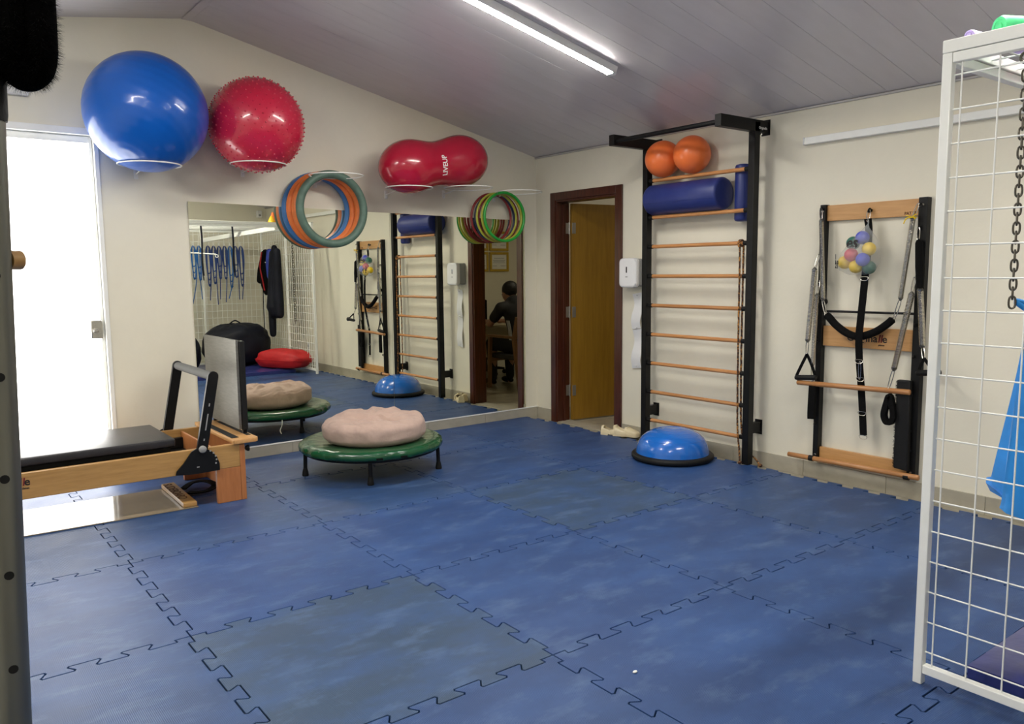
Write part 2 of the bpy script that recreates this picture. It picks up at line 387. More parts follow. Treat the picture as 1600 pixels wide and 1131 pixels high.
b.prism([(.13, YF - .15, CZ + .02), (.13, YF - .15, CZ + .1), (RX, YF - .15, RZ + .12), (XL - .15, YF - .15, zc(XL - .15) + .12), (XL - .15, YF - .15, zc(XL - .15) + .016),
         (RX, YF - .15, RZ + .016), (0, YF - .15, CZ + .016)], (0, 7.3, 0))
ceiling = struct('ceiling', b, 'trim')
# ceiling panels: tongue-and-groove plastic boards across each slope
def panel_mesh(p0, p1, n):
    p0 = V(p0); p1 = V(p1); n = V(n).normalized(); mb = MB()
    cs = [(.0006, .014), (.0006, .0016), (.0020, 0), (.1980, 0), (.1994, .0016), (.1994, .014)]
    A = [p0 + V(0, -a, 0) + n * h for a, h in cs]; mb.flat = True; mb.prism(A, p1 - p0)
    me = mb.mesh('ceiling_panel', None); me.materials.append(M['ceil']); return me
pr = panel_mesh((-.001, 0, zc(0)), (RX + .001, 0, RZ), (SL, 0, 1))
pl = panel_mesh((RX - .001, 0, RZ), (XL + .001, 0, zc(XL)), (-SLL, 0, 1))
for k in range(35):
    piece('ceiling_panel', pr, ceiling, (0, -.2 * k, 0)); piece('ceiling_panel', pl, ceiling, (0, -.2 * k, 0))
# slim cornice where the right wall meets the ceiling, and a strip along the ridge
struct('trim_1', MB().box(-.016, 0, YF, -.001, CZ - .014, CZ - .001, .003), 'trim')
struct('trim_2', MB().prism([(RX - .03, YF, RZ - .009), (RX + .03, YF, RZ - .0105), (RX, YF, RZ - .003)], (0, 6.995, 0)), 'ceil')
# skirting tiles
def skirting(name, axis, spans):
    bk = MB()
    for a, c in spans:
        if axis == 'x': bk.box(a, c, -.006, 0, -.03, .076)
        else: bk.box(-.006, 0, a, c, -.03, .076)
    root = struct(name, bk, 'grey_plastic')
    for a, c in spans:
        n = max(1, round((c - a) / .6)); w = (c - a) / n
        for i in range(n):
            q = MB(); s0, s1 = a + w * i + .0012, a + w * (i + 1) - .0012
            if axis == 'x': q.box(s0, s1, -.012, -.001, -.03, .0795, .002)
            else: q.box(-.012, -.001, s0, s1, -.03, .0795, .002)
            struct('skirting_tile', q, 'tile2', root)
skirting('baseboard_back', 'x', [(DW1 + .002, -.013)])
skirting('baseboard_right', 'y', [(-.228, -.001), (YF, -1.155)])

# ------------------------------------------------------------------ jigsaw foam mats
def seam(u0, u1, amp, flip=1, per=0.185):
    """interlocking dovetail line: list of (u, offset) from u0 to u1"""
    d = 1 if u1 > u0 else -1; mg = .058
    a, b_ = u0 + d * mg, u1 - d * mg; n = max(1, round(abs(b_ - a) / per)); w = (b_ - a) / (2 * n); pts = [(u0, 0)]
    s = .010 * d; c = .008 * d; sg = flip
    for i in range(2 * n):
        p0, p1 = a + w * i, a + w * (i + 1); off = amp * sg; ins = off * .64
        if i == 0: pts += [(p0, 0), (p0 - s * .3, off * .9), (p0 - s * .3 + c * .5, off)]
        else: pts += [(p0 - s, ins), (p0 - s + c * .6, off)]
        if i == 2 * n - 1: pts += [(p1 + s * .3 - c * .5, off), (p1 + s * .3, off * .9), (p1, 0)]
        else: pts += [(p1 + s - c * .6, off), (p1 + s, ins)]
        sg = -sg
    pts.append((u1, 0)); return pts
XS = [XL + .004, -5.09, -4.09, -3.09, -2.09, -1.10, -0.145]
YS = [-0.014, -0.848, -1.848, -2.848, -3.848, -4.848, -5.848, -6.85]
AMP = .024
def mat_outline(i, j):
    x0, x1, y1, y0 = XS[i], XS[i + 1], YS[j], YS[j + 1]      # y1 top (near the mirror), y0 nearer the camera
    fl = 1 if (i + j) % 2 else -1
    P = []
    if j + 1 < len(YS): P += [(u, y0 + o) for u, o in seam(x0, x1, AMP, (1 if (i + j) % 2 else -1))][:-1]
    if True: P += [(x1 + o, u) for u, o in seam(y0, y1, AMP, 1)][:-1]
    top = seam(x0, x1, AMP, (1 if (i + j - 1) % 2 else -1)) if j > 0 else [(x0, 0), (x1, 0)]
    P += [(u, y1 + o) for u, o in reversed(top)][:-1]
    left = seam(y0, y1, AMP, 1) if i > 0 else [(y0, 0), (y1, 0)]
    P += [(x0 + o, u) for u, o in reversed(left)][:-1]
    return [V(p[0], p[1]) for p in P]
def inset(P, d):
    out = []; n = len(P)
    for i in range(n):
        a, p, c = P[i - 1], P[i], P[(i + 1) % n]
        e0 = (p - a).normalized(); e1 = (c - p).normalized()
        n0 = V(-e0.y, e0.x); n1 = V(-e1.y, e1.x); m_ = (n0 + n1)
        if m_.length < .2: m_ = n0
        m_.normalize(); k = d / max(.5, m_.dot(n0)); out.append(p + m_ * k)
    return out
TONE = {(2, 3): .85, (4, 2): .8, (3, 1): .45, (2, 1): .40, (1, 1): .35, (5, 3): .4, (3, 4): .05, (1, 3): .25, (3, 2): 0, (2, 2): .05}   # how greyed each mat is
for i in range(len(XS) - 1):
    for j in range(len(YS) - 1):
        O = mat_outline(i, j); A = inset(O, .0027); B = inset(O, .0038)
        cx, cy = (XS[i] + XS[i + 1]) / 2, (YS[j] + YS[j + 1]) / 2
        bm = bmesh.new(); n = len(A)
        r0 = [bm.verts.new((p.x - cx, p.y - cy, -.030)) for p in A]
        r1 = [bm.verts.new((p.x - cx, p.y - cy, -.0013)) for p in A]
        r2 = [bm.verts.new((p.x - cx, p.y - cy, 0)) for p in B]
        for k in range(n):
            q = (k + 1) % n
            bm.faces.new((r0[k], r0[q], r1[q], r1[k])); bm.faces.new((r1[k], r1[q], r2[q], r2[k]))
        bm.faces.new(r2)
        me = bpy.data.meshes.new('foam_mat'); bm.to_mesh(me); bm.free(); me.materials.append(M['foam_mat'])
        fm = piece('foam_mat', me, floor, (cx, cy, 0)); tn = TONE.get((i, j), random.random() * .28); fm.color = (tn, tn, tn, 1)

# ------------------------------------------------------------------ white glazed door in the back wall
b = MB()
b.box(DW0, DW0 + .05, -.022, .13, -.03, DWT, .004); b.box(DW1 - .028, DW1, -.022, .13, -.03, DWT, .004)
b.box(DW0 + .05, DW1 - .028, -.022, .13, 2.315, DWT, .004)
d1 = struct('door_1', b, 'white_metal')
lf = MB()
lf.box(DW0 + .052, DW0 + .09, .02, .055, -.02, 2.312, .003); lf.box(DW1 - .05, DW1 - .03, .02, .055, -.02, 2.312, .003)
lf.box(DW0 + .09, DW1 - .05, .02, .055, 2.268, 2.312, .003); lf.box(DW0 + .09, DW1 - .05, .02, .055, -.02, .03, .003)
lf = struct('door_leaf', lf, 'white_metal', d1)
struct('glass_pane', MB().box(DW0 + .088, DW1 - .048, .032, .044, .028, 2.27), 'door_glass', lf)
lk = MB(); lk.box(-3.875, -3.80, .0, .022, .975, 1.10, .006); lk.cyl((-3.845, .0, 1.03), (-3.845, -.012, 1.03), .018, .016, 20); lk.cyl((-3.845, -.010, 1.03), (-3.845, -.03, 1.03), .006, .006, 10)
lk.box(-3.865, -3.835, -.034, -.024, 1.02, 1.04, .003)
struct('lock', lk, 'chrome', lf)

# ------------------------------------------------------------------ wooden door in the right wall, standing open
b = MB()
for y0, y1 in ((-1.153, OY0 + .004), (OY1 - .004, -.228)): b.box(-.022, -.0005, y0, y1, -.03, 2.112, .005)
b.box(-.022, -.0005, OY0, OY1, OZT - .004, 2.112, .005)
b.box(-.010, .135, OY0, OY0 + .022, -.03, OZT); b.box(-.010, .135, OY1 - .022, OY1, -.03, OZT); b.box(-.010, .135, OY0 + .022, OY1 - .022, OZT - .022, OZT)
b.box(.055, .085, OY1 - .034, OY1 - .020, -.03, OZT - .02, .003)
d2 = struct('door_2', b, 'mahogany')
hy = OY1 - .030; ang = math.atan2(-.088, .591)
mt = Matrix.Translation((.135, hy, 0)) @ Matrix.Rotation(ang, 4, 'Z')
lf = struct('door_leaf', MB().box(.004, .785, -.040, -.003, -.018, 2.016, .002, mt), 'door_wood', d2)
for z in (1.79, 1.01, .265):
    h = MB(); h.cyl((.128, hy - .006, z - .055), (.128, hy - .006, z + .055), .008, n=12)
    h.box(.088, .128, hy + .0, hy + .006, z - .05, z + .05, .001); h.box(.002, .04, -.044, -.0385, z - .05, z + .05, .001, mt)
    struct('hinge', h, 'hinge', lf)
hk = MB(); hk.cyl(mt @ V(.72, -.040, 1.0), mt @ V(.72, -.085, 1.0), .010); hk.cyl(mt @ V(.725, -.08, 1.0), mt @ V(.60, -.08, 1.0), .008); hk.box(.70, .74, -.044, -.039, .93, 1.07, .002, mt)
struct('door_handle', hk, 'hinge', lf)
struct('trim_3', MB().box(-.012, .142, OY0 + .023, OY1 - .023, -.03, -.022, .002), 'tile2')

# ------------------------------------------------------------------ the office beyond it
struct('wall_office_far', MB().box(3.6, 3.75, -3.65, .4, -.03, 2.75), 'wall')
struct('wall_office_front', MB().box(.13, 3.6, -3.65, -3.5, -.03, 2.75), 'wall')
struct('wall_office_back', MB().box(.13, 3.6, .25, .4, -.03, 2.75), 'wall')
struct('ceiling_office', MB().box(.13, 3.75, -3.65, .4, 2.62, 2.75), 'ceil')

# ------------------------------------------------------------------ tube lights on the ceiling
def tube_light(x0, x1, y, label):
    p0 = V(x0, y, zc(x0)); p1 = V(x1, y, zc(x1)); d = (p1 - p0).normalized(); side = V(0, 1, 0); nn = d.cross(side)
    if nn.z > 0: nn = -nn
    mid = (p0 + p1) / 2; t = thing('tube_light', label, 'light', mid, 'fluorescent tube lights on the ceiling')
    def bar(a0, a1, w, h0, h1, bev=.003):
        A = p0 + d * a0; B = p0 + d * a1; q = MB()
        q.prism([A + side * (-w) + nn * h0, A + side * w + nn * h0, A + side * w * .8 + nn * h1, A - side * w * .8 + nn * h1], B - A, bev); return q
    L = (p1 - p0).length
    part('housing', bar(0, L, .040, .001, .046), 'white_plastic', t)
    lens = [p0 + d * .0305 + nn * h_ + side * w_ for w_, h_ in ((-.029, .0462), (.029, .0462), (.027, .0492), (-.027, .0492))]
    part('tube', MB().prism(lens, d * (L - .061)), 'tube', t, 'glowing white tube')
    for a in (0, L - .03): part('end_cap', bar(a, a + .03, .036, .0462, .056), 'white_plastic', t)
tube_light(-1.085, -2.30, -2.13, 'lit white tube light on the ceiling nearest the orange balls')
tube_light(-1.085, -2.30, -4.9, 'lit white tube light on the right ceiling slope nearest the camera')
tube_light(-4.0, -5.2, -2.13, 'lit white tube light on the left ceiling slope nearest the glass door')
tube_light(-4.0, -5.2, -4.9, 'lit white tube light on the left ceiling slope near the aluminium post')
t = thing('office_lamp', 'round lit lamp on the office ceiling beyond the wooden door', 'light', (1.7, -1.2, 2.62))
part('lamp_base', MB().lathe([(0, 0), (.15, 0), (.15, -.02), (0, -.02)], (1.7, -1.2, 2.619)), 'white_plastic', t)
part('diffuser', MB().lathe([(.14, 0), (.135, -.03), (.10, -.05), (0, -.06)], (1.7, -1.2, 2.5985)), 'office_lamp', t, 'glowing round diffuser')

struct('trim_4', MB().box(DW1 + .40, -.013, -.016, -.0005, .080, .0895, .002), 'white_metal')
# ------------------------------------------------------------------ mirror panes
def mtop(x): return 1.869 - (x + .155) * .0150
def mirror(x0, x1, label):
    q = MB(); q.prism([(x0, -.0035, .0905), (x1, -.0035, .0905), (x1, -.0035, mtop(x1)), (x0, -.0035, mtop(x0))], (0, -.006, 0))
    solo('wall_mirror', q, 'mirror', label, 'mirror', ((x0 + x1) / 2, -.006, .081), 'large wall mirrors above the skirting')
mirror(-3.205, -1.5915, 'left of the two large wall mirrors, behind the reformer and the green trampoline')
mirror(-1.5885, -.150, 'right of the two large wall mirrors, nearest the room corner')

# ------------------------------------------------------------------ wall rings that carry balls and hoops
def ring_bracket(x, z, y, R, label):
    t = thing('ring_bracket', label, 'bracket', (x, 0, z), 'white wire ring brackets on the mirror wall')
    part('ring', MB().torus((x, y, z), R, .0042, (0, 0, 1), 64, 8), 'ring', t)
    part('arm', MB().tube(curve([(x, -.004, z - .02), (x, -.05, z - .018), (x, y + R + .01, z), (x, y + R - .003, z)], 5), .0045, 8), 'ring', t)
    q = MB(); q.box(x - .014, x + .014, -.006, -.0005, z - .055, z + .012, .002)
    for dz in (-.042, 0): q.cyl((x, -.006, z + dz), (x, -.010, z + dz), .005, .004, 10)
    part('wall_plate', q, 'ring', t)
RY = -.385
ring_bracket(-3.535, 2.105, -.385, .19, 'white wire ring bracket holding the big blue ball')
ring_bracket(-2.80, 2.165, -.335, .19, 'white wire ring bracket holding the red spiked ball')
ring_bracket(-2.235, 2.118, RY, .198, 'white wire ring bracket with the thick foam hoops on its arm')
ring_bracket(-1.612, 2.062, RY, .185, 'white wire ring bracket under the left end of the peanut ball')
ring_bracket(-1.045, 2.092, RY, .20, 'white wire ring bracket under the right end of the peanut ball')
ring_bracket(-.505, 2.085, RY, .198, 'white wire ring bracket with the thin coloured hoops nearest the corner')

# balls
def ribs(p):
    return p
def ball(name, c, r, m, label, cat='ball', group=None, ribn=0):
    t = thing(name, label, cat, (c[0], c[1], c[2] - r), group)
    def fn(p):
        if not ribn: return p
        k = 1 + .0016 * math.cos(ribn * math.acos(max(-1, min(1, p.z))))
        return p * k
    part('shell', MB().sphere(c, r, 72, 96 if ribn else 40, fn=fn, mtx=Matrix.Rotation(.5, 4, "Y") @ Matrix.Rotation(-.4, 4, "X")), m, t)
    d = V(-.2, .45, -.85).normalized()
    part('valve', MB().cyl(Vector(c) + d * (r - .003), Vector(c) + d * (r + .0025), .009 if r > .2 else .005, n=12), 'black_rubber' if r > .2 else m, t) if r > .2 else None
    return t
ball('exercise_ball', (-3.534, -.385, 2.431), .372, 'blue_ball', 'large shiny blue exercise ball on a wall ring, above the glass door', ribn=40)
t = thing('spiked_ball', 'red massage exercise ball covered in small spikes on a wall ring', 'ball', (-2.80, -.335, 2.105))
rc = V(-2.80, -.335, 2.432); part('shell', MB().sphere(rc, .322, 64, 40), 'red_ball', t)
q = MB(); ga = PI * (3 - math.sqrt(5)); NS = 620
for k in range(NS):
    z = 1 - 2 * (k + .5) / NS; rr = math.sqrt(1 - z * z); d = V(rr * math.cos(ga * k), rr * math.sin(ga * k), z)
    q.tube([rc + d * .3205, rc + d * .3265, rc + d * .3292], [.0062, .0048, .0018], 6)
part('spikes', q, 'red_ball', t, 'tiny rubber spikes', 'stuff')
# peanut ball: profile round a slightly tilted axis
pc0, pc1 = V(-1.612, -.385, 2.226), V(-1.128, -.385, 2.303)
pax = (pc1 - pc0).normalized(); pmid = (pc0 + pc1) / 2; HL = .495
def pea_r(s):           # s along the axis from -HL to HL
    a = abs(s); 
    if a >= HL: return 0
    e = .258; r = .211
    lobe = r * math.sqrt(max(0, 1 - ((a - (HL - e)) / e) ** 2))
    if a < HL - e + .05:
        k = a / (HL - e); sm = k * k * (3 - 2 * k) if k < 1 else 1
        lobe = .178 + (r - .178) * sm if a < HL - e else lobe
    return lobe
rot = Matrix((pax, V(0, 1, 0), pax.cross(V(0, 1, 0)))).transposed().to_4x4()
def pea_pt(s, a, k=0.0):    # angle a measured from -y (towards the room) upwards
    r = pea_r(s) + k; up = V(0, 0, 1) - pax * pax.z; up.normalize()
    return pmid + pax * s + (V(0, -1, 0) * math.cos(a) + up * math.sin(a)) * r
t = thing('peanut_ball', 'shiny crimson peanut shaped ball lying across two wall rings', 'ball', (pmid.x, pmid.y, 2.02))
q = MB(); NP = 56; rings = []
for i in range(NP + 1):
    s = -HL * math.cos(PI * i / NP)
    if i in (0, NP): rings.append([q.bm.verts.new(pmid + pax * s)])
    else: rings.append([q.bm.verts.new(pea_pt(s, 2 * PI * j / 48)) for j in range(48)])
for A, B in zip(rings, rings[1:]):
    for i in range(48):
        j = (i + 1) % 48
        q.bm.faces.new((A[0], B[i], B[j]) if len(A) == 1 else (A[i], B[0], A[j]) if len(B) == 1 else (A[i], B[i], B[j], A[j]))
part('shell', q, 'peanut', t)
text_part('print', 'LIVEUP', .060, (0, 0, 0), (1, 0, 0), (0, 0, 1), 'ink_white', t, .0012,
          fn=lambda c: pea_pt(.005 - c.y * 1.05, -.62 + c.x / .20, .0006 + c.z * .3), label='white print along the waist')
# hoops
FH = .262; FR = .0305
for k, (y, m, nm, dx, w) in enumerate(((-.226, 'hoop_green', 'thick sage green foam hoop, front of the set on the wall ring', .035, 0),
        (-.163, 'hoop_orange', 'thick orange foam hoop right behind the sage green one', .028, 0), (-.100, 'hoop_orange', 'second thick orange foam hoop, between the orange front one and the blue one', .01, 0),
        (-.0375, 'hoop_blue', 'thick blue foam hoop at the back against the mirror', .0, 0))):
    c = (-2.235 + dx, y, 2.112 - (FH - FR) + .004)
    t = thing('foam_hoop', nm, 'hoop', c, 'thick foam hoops')
    part('tube', MB().torus(c, FH, FR if k != 2 else .029, (.0, 1, .0), 72, 16), m, t)
    part('joint', MB().torus((c[0] - FH * .45, c[1], c[2] + FH * .893), FR * .985, .0022, (.893, 0, .45), 24, 6), m, t)
for k, (y, m, nm) in enumerate(((-.230, 'h_green', 'thin bright green plastic hoop at the front of its set'), (-.200, 'h_lime', 'thin lime plastic hoop right behind the bright green one'),
        (-.170, 'h_olive', 'thin olive plastic hoop in the middle of the set'), (-.138, 'h_lime', 'thin lime plastic hoop between the olive and the dark red hoops'),
        (-.105, 'h_red', 'thin dark red plastic hoop of the set by the corner'), (-.072, 'h_red', 'second dark red plastic hoop, next to the navy one'), (-.036, 'h_navy', 'thin navy plastic hoop at the back of the set'))):
    R, r_ = .212, (.0125 if k == 0 else .0105)
    c = (-.553 + .006 * k * (-1) ** k, y, 2.079 - R + r_ + .0)
    solo('exercise_hoop', MB().torus(c, R, r_, (.05, 1, .02 * (k % 3 - 1)), 64, 10), m, nm, 'hoop', c, 'thin coloured hoops by the corner')

# ------------------------------------------------------------------ reformer
t = thing('pilates_reformer', 'pale wooden reformer bed with black carriage and foot bar', 'exercise machine', (-4.35, -.72, 0))
RX0, RX1 = -5.62, -3.285
for y0, y1 in ((-1.095, -1.062), (-.378, -.345)): part('side_rail', MB().box(RX0, RX1, y0, y1, .215, .358, .004), 'oak', t)
rail = [o for o in t.children if o.name.startswith('side_rail')][0]
text_part('print', 'Origina', .060, (-4.698, -1.0955, .292), (1, 0, 0), (0, 0, 1), 'ink', rail, .001)
text_part('print', 'll', .060, (-4.457, -1.0955, .292), (1, 0, 0), (0, 0, 1), 'ink_red', rail, .0012, shear=.15)
text_part('print', 'e', .060, (-4.434, -1.0955, .292), (1, 0, 0), (0, 0, 1), 'ink', rail, .0012)
text_part('print', 'pilates', .016, (-4.452, -1.0955, .272), (1, 0, 0), (0, 0, 1), 'ink', rail, .0004)
for x0, x1 in ((-3.430, -3.2845), (RX0, RX0 + .15)):
    for y0, y1 in ((-1.094, -1.064), (-.376, -.347)): part('leg', MB().box(x0, x1, y0, y1, 0, .2145, .003), 'cherry', t)
for x0, x1, zz in ((-3.2845, -3.252, .352), (RX0 - .034, RX0, .352)): part('end_panel', MB().box(x0, x1, -1.095, -.345, 0, zz, .003), 'cherry', t)
part('cross_panel', MB().box(-3.44, -3.425, -1.06, -.38, .215, .345, .002), 'cherry', t)
def rounded(x0, x1, y0, y1, r, z):
    P = []
    for cx, cy, a0 in ((x1 - r, y1 - r, 0), (x0 + .002, y1 - .002, PI / 2), (x0 + .002, y0 + .002, PI), (x1 - r, y0 + r, 1.5 * PI)):
        rr = r if cx > x0 + .01 else .002
        for k in range(7): P.append((cx + rr * math.cos(a0 + k * PI / 12), cy + rr * math.sin(a0 + k * PI / 12), z))
    return P
eb = part('end_board', MB().prism(rounded(-3.325, -3.165, -1.115, -.310, .035, .3585), (0, 0, .026), .003), 'oak_y', t)
part('grip_strip', MB().box(-3.312, -3.268, -1.04, -.40, .384, .3875, .001), 'black_rubber', eb)
part('grip_strip', MB().box(-3.205, -3.178, -1.0, -.40, .384, .3875, .001), 'black_rubber', eb)
# inner bed between the rails and spring bar
part('inner_bed', MB().box(RX0 + .02, RX1 - .15, -1.06, -.38, .225, .24), 'black_metal', t)
for y in (-1.03, -.41): part('track', MB().box(RX0 + .01, RX1 - .145, y - .018, y + .018, .2405, .31, .004), 'black_metal', t)
# carriage
cg = part('carriage', MB().box(-4.72, -3.635, -1.012, -.425, .372, .424, .014, seg=3), 'black_leather', t)
part('carriage_frame', MB().box(-4.70, -3.66, -.985, -.455, .318, .371, .004), 'black_metal', cg)
for y in (-.90, -.53):
    sb = part('shoulder_rest', MB().box(-4.535, -4.425, y - .06, y + .06, .47, .60, .022, seg=3), 'black_leather', cg)
    part('rest_bracket', MB().box(-4.50, -4.46, y - .02, y + .02, .42, .475, .004), 'chrome', cg)
part('head_rest', MB().box(-5.05, -4.735, -.87, -.57, .39, .44, .015, seg=3), 'black_leather', t)
# foot bar
for y in (-1.105, -.335):
    piv = [(-3.672, .222), (-3.665, .245), (-3.625, .285), (-3.600, .318), (-3.575, .352), (-3.545, .366), (-3.495, .362), (-3.455, .335), (-3.428, .298), (-3.415, .258), (-3.415, .215), (-3.54, .212), (-3.60, .214)]
    s = -.010 if y < -1 else .010
    pp = part('pivot_plate', MB().prism([(x, y, z) for x, z in piv], (0, s, 0), .002), 'black_metal', t)
    part('pivot_knob', MB().lathe([(0, 0), (.022, 0), (.022, .012), (.018, .016), (0, .016)], (-3.513, y + s, .358), 20, Matrix.Rotation(PI / 2 if s < 0 else -PI / 2, 4, 'X')), 'grey_plastic', pp)
    for k in range(5):
        hol = MB(); a = .95 - k * .32; hol.cyl((-3.515 + .082 * math.cos(a), y + s * .99, .285 + .07 * math.sin(a)), (-3.515 + .082 * math.cos(a), y + s * 1.12, .285 + .07 * math.sin(a)), .0055, n=10); part('index_hole', hol, 'grey_plastic', pp)
    hol = MB(); hol.box(-3.55, -3.535, y + s * 1.1 if s < 0 else y + s, y + s if s < 0 else y + s * 1.1, .250, .257)
    part('bolt', hol, 'grey_plastic', pp)
fb = MB()
A0, A1 = V(-3.515, 0, .335), V(-3.425, 0, .790)
for y in (-1.100, -.340):
    d = (A1 - A0).normalized(); n_ = V(-d.z, 0, d.x) * .031; y0 = y - .013
    P = [A0 - n_ + V(0, y0, 0), A0 + n_ + V(0, y0, 0)] + [A1 + V(0, y0, 0) + (n_ * math.cos(a) + d * .031 * math.sin(a)) for a in [k * PI / 8 for k in range(9)]]
    q = MB().prism(P, (0, .026, 0), .003)
    ar = part('foot_bar_arm', q, 'black_metal', t)
    s = y0 - .0012 if y < -1 else y0 + .026
    for a, c in ((.30, .52), (.62, .66), (.16, .19)):
        slot = MB(); B = A0 + d * .455 * a; C = A0 + d * .455 * c; slot.prism([B + V(-.003, s, 0), B + V(.004, s, 0), C + V(.004, s, 0), C + V(-.003, s, 0)], (0, .0012, 0)); part('slot', slot, 'grey_plastic', ar)
part('foot_bar', MB().cyl((A1.x, -1.087, A1.z - .002), (A1.x, -.353, A1.z - .002), .0265, n=28), 'grip_grey', t, 'padded grey foot bar')
# jump board
jb = part('jump_board', MB().box(-3.232, -3.214, -.952, -.305, .415, .985, .003), 'steel', t, 'upright brushed metal jump board')
part('board_pad', MB().box(-3.2135, -3.175, -.958, -.300, .41, .978, .006), 'black_rubber', jb)
for y in (-.93, -.345): part('board_post', MB().box(-3.205, -3.18, y - .013, y + .013, .3855, .41, .002), 'black_metal', jb)
kn = MB(); kn.cyl((-3.252, -1.06, .315), (-3.235, -1.06, .315), .006); kn.lathe([(0, 0), (.012, 0), (.02, .012), (.020, .02), (0, .022)], (-3.236, -1.06, .315), 16, Matrix.Rotation(PI / 2, 4, 'Y'))
part('lock_knob', kn, 'black_rubber', t)

# slide board under it
t = thing('slide_board', 'glossy brown slide board on the floor under the reformer', 'slide board', (-4.3, -.8, 0))
part('sheet', MB().prism([(-5.35, -1.02, .001), (-3.545, -1.085, .001), (-3.53, -.52, .001), (-5.35, -.46, .001)], (0, 0, .005), .001), 'slide', t)
bar = MB().prism([(-3.628, -1.072, .0065), (-3.548, -1.072, .0065), (-3.535, -.512, .0065), (-3.615, -.512, .0065)], (0, 0, .030), .006)
eb = part('end_bar', bar, 'oak', t, 'pale wooden stop bar with engraved lettering')
text_part('engraving', 'SLIDEBOARD', .074, (-3.612, -.540, .0368), (-.022, -1, 0), (1, -.022, 0), 'ink_brown', eb, .0008)
st = solo('ankle_strap', MB().ribbon(curve([(-3.515, -.64, .012), (-3.44, -.60, .035), (-3.37, -.66, .045), (-3.345, -.76, .035), (-3.40, -.80, .018), (-3.47, -.80, .016), (-3.515, -.76, .015)], 5), .022, .004, (0, 0, 1)), 'black_cloth',
     'black webbing loop lying beside the wooden bar of the slide board', 'strap', (-3.43, -.7, .0))

# ------------------------------------------------------------------ trampoline and cushion
TC = V(-2.30, -.945, 0); TR = .50; TZ = .238
t = thing('mini_trampoline', 'round green mini trampoline on short black legs before the mirror', 'trampoline', TC)
def wr(p, a):
    n_ = noise.noise(V(math.cos(a) * 6, math.sin(a) * 6, p.z * 9)) * .006 + .004 * math.sin(a * 37 + 3 * math.sin(a * 5)) * (1 if p.z < TZ - .012 and Vector((p.x, p.y)).length > TR * .9 else .25)
    rr = Vector((p.x, p.y)).length; k = 1 + n_ / max(rr, .05) * (rr / TR) ** 2
    return V(p.x * k, p.y * k, p.z + n_ * .7 * (rr / TR) ** 2)
part('cover', MB().lathe([(0, TZ - .018), (.1, TZ - .018), (.2, TZ - .017), (.30, TZ - .012), (.36, TZ - .004), (.42, TZ + .002), (.46, TZ), (.485, TZ - .008), (.498, TZ - .022), (.502, TZ - .040), (.497, TZ - .056), (.482, TZ - .062), (.40, TZ - .052), (0, TZ - .040)], TC, 120, fn=wr), 'green_vinyl', t)
part('frame', MB().torus(TC + V(0, 0, TZ - .066), .462, .014, (0, 0, 1), 64, 10), 'black_metal', t)
for dx, dy in ((-.417 - .02, .155), (-.200, -.355), (.385, -.270), (.150, .270)):
    f0 = V(TC.x + dx, TC.y + dy, 0); top = V(TC.x + dx * .99, TC.y + dy * .99, TZ - .06)
    lg = part('leg', MB().cyl(f0 + V(0, 0, .03), top, .0135), 'black_metal', t)
    part('rubber_foot', MB().lathe([(0, 0), (.021, 0), (.023, .008), (.020, .030), (.015, .052), (0, .053)], f0, 18), 'black_rubber', lg)
clip = MB()
for a in (-1.95, -1.62): clip.box(-.022, .022, -.003, .012, TZ - .052, TZ - .040, .002, Matrix.Translation(TC) @ Matrix.Rotation(a + PI / 2, 4, 'Z') @ Matrix.Translation((0, -TR - .006, 0)))
part('tie_tabs', clip, 'black_cloth', t)
part('tie_cord', MB().tube(curve([(TC.x - .10, TC.y + .46, TZ - .055), (TC.x - .11, TC.y + .475, .13), (TC.x - .125, TC.y + .47, .09), (TC.x - .115, TC.y + .47, .06)], 4), .004, 6), 'ring', t, 'knotted pale tie cord')
CC = V(-2.295, -.985, TZ - .012); cm = MB()
def cush(p):
    a = math.atan2(p.y, p.x); rr = math.hypot(p.x, p.y)
    e = .62
    zz = math.copysign(abs(p.z) ** e, p.z); k = (rr ** .62) / max(rr, 1e-4)
    q = V(p.x * k, p.y * k, zz)
    rad = math.hypot(q.x, q.y)
    top = max(0, zz)
    # gathered crease near the middle, radiating folds, slightly lower left end
    fold = noise.noise(V(math.cos(a) * 2.6, math.sin(a) * 2.6, rad * 2.0)) * .16 + noise.noise(V(q.x * 4 + 3, q.y * 4, zz * 2)) * .13
    fold += .10 * abs(noise.noise(V(math.cos(a) * 5, math.sin(a) * 5, 1.7))) * top * min(1, rad * 1.5)
    fold += .10 * math.sin(a * 13 + 4 * noise.noise(V(q.x * 2, q.y * 2, 0))) * top * max(0, 1 - rad) * 2 * rad - .30 * max(0, .22 - abs(noise.noise(V(q.x * 2.6 + 1, q.y * 5.2, zz * 1.5 + 5)))) * (top + .3)
    gx = q.x - .15; gy = q.y + .35; g = math.exp(-(gx * gx * 2 + gy * gy * 12)) * .55 * top
    zz2 = zz * (1 + fold) - g + .10 * q.x * top
    if zz < 0: zz2 = max(zz * .95, -0.80)
    return V(q.x * (1 + fold * .12), q.y * (1 + fold * .12), zz2)
cm.sphere(CC + V(0, 0, .088), 1, 140, 80, (.362, .345, .108), fn=cush, mtx=Matrix.Rotation(-.45, 4, 'Z'))
solo('floor_cushion', cm, 'taupe_cloth', 'round crumpled taupe bean cushion lying on the green trampoline', 'cushion', CC)

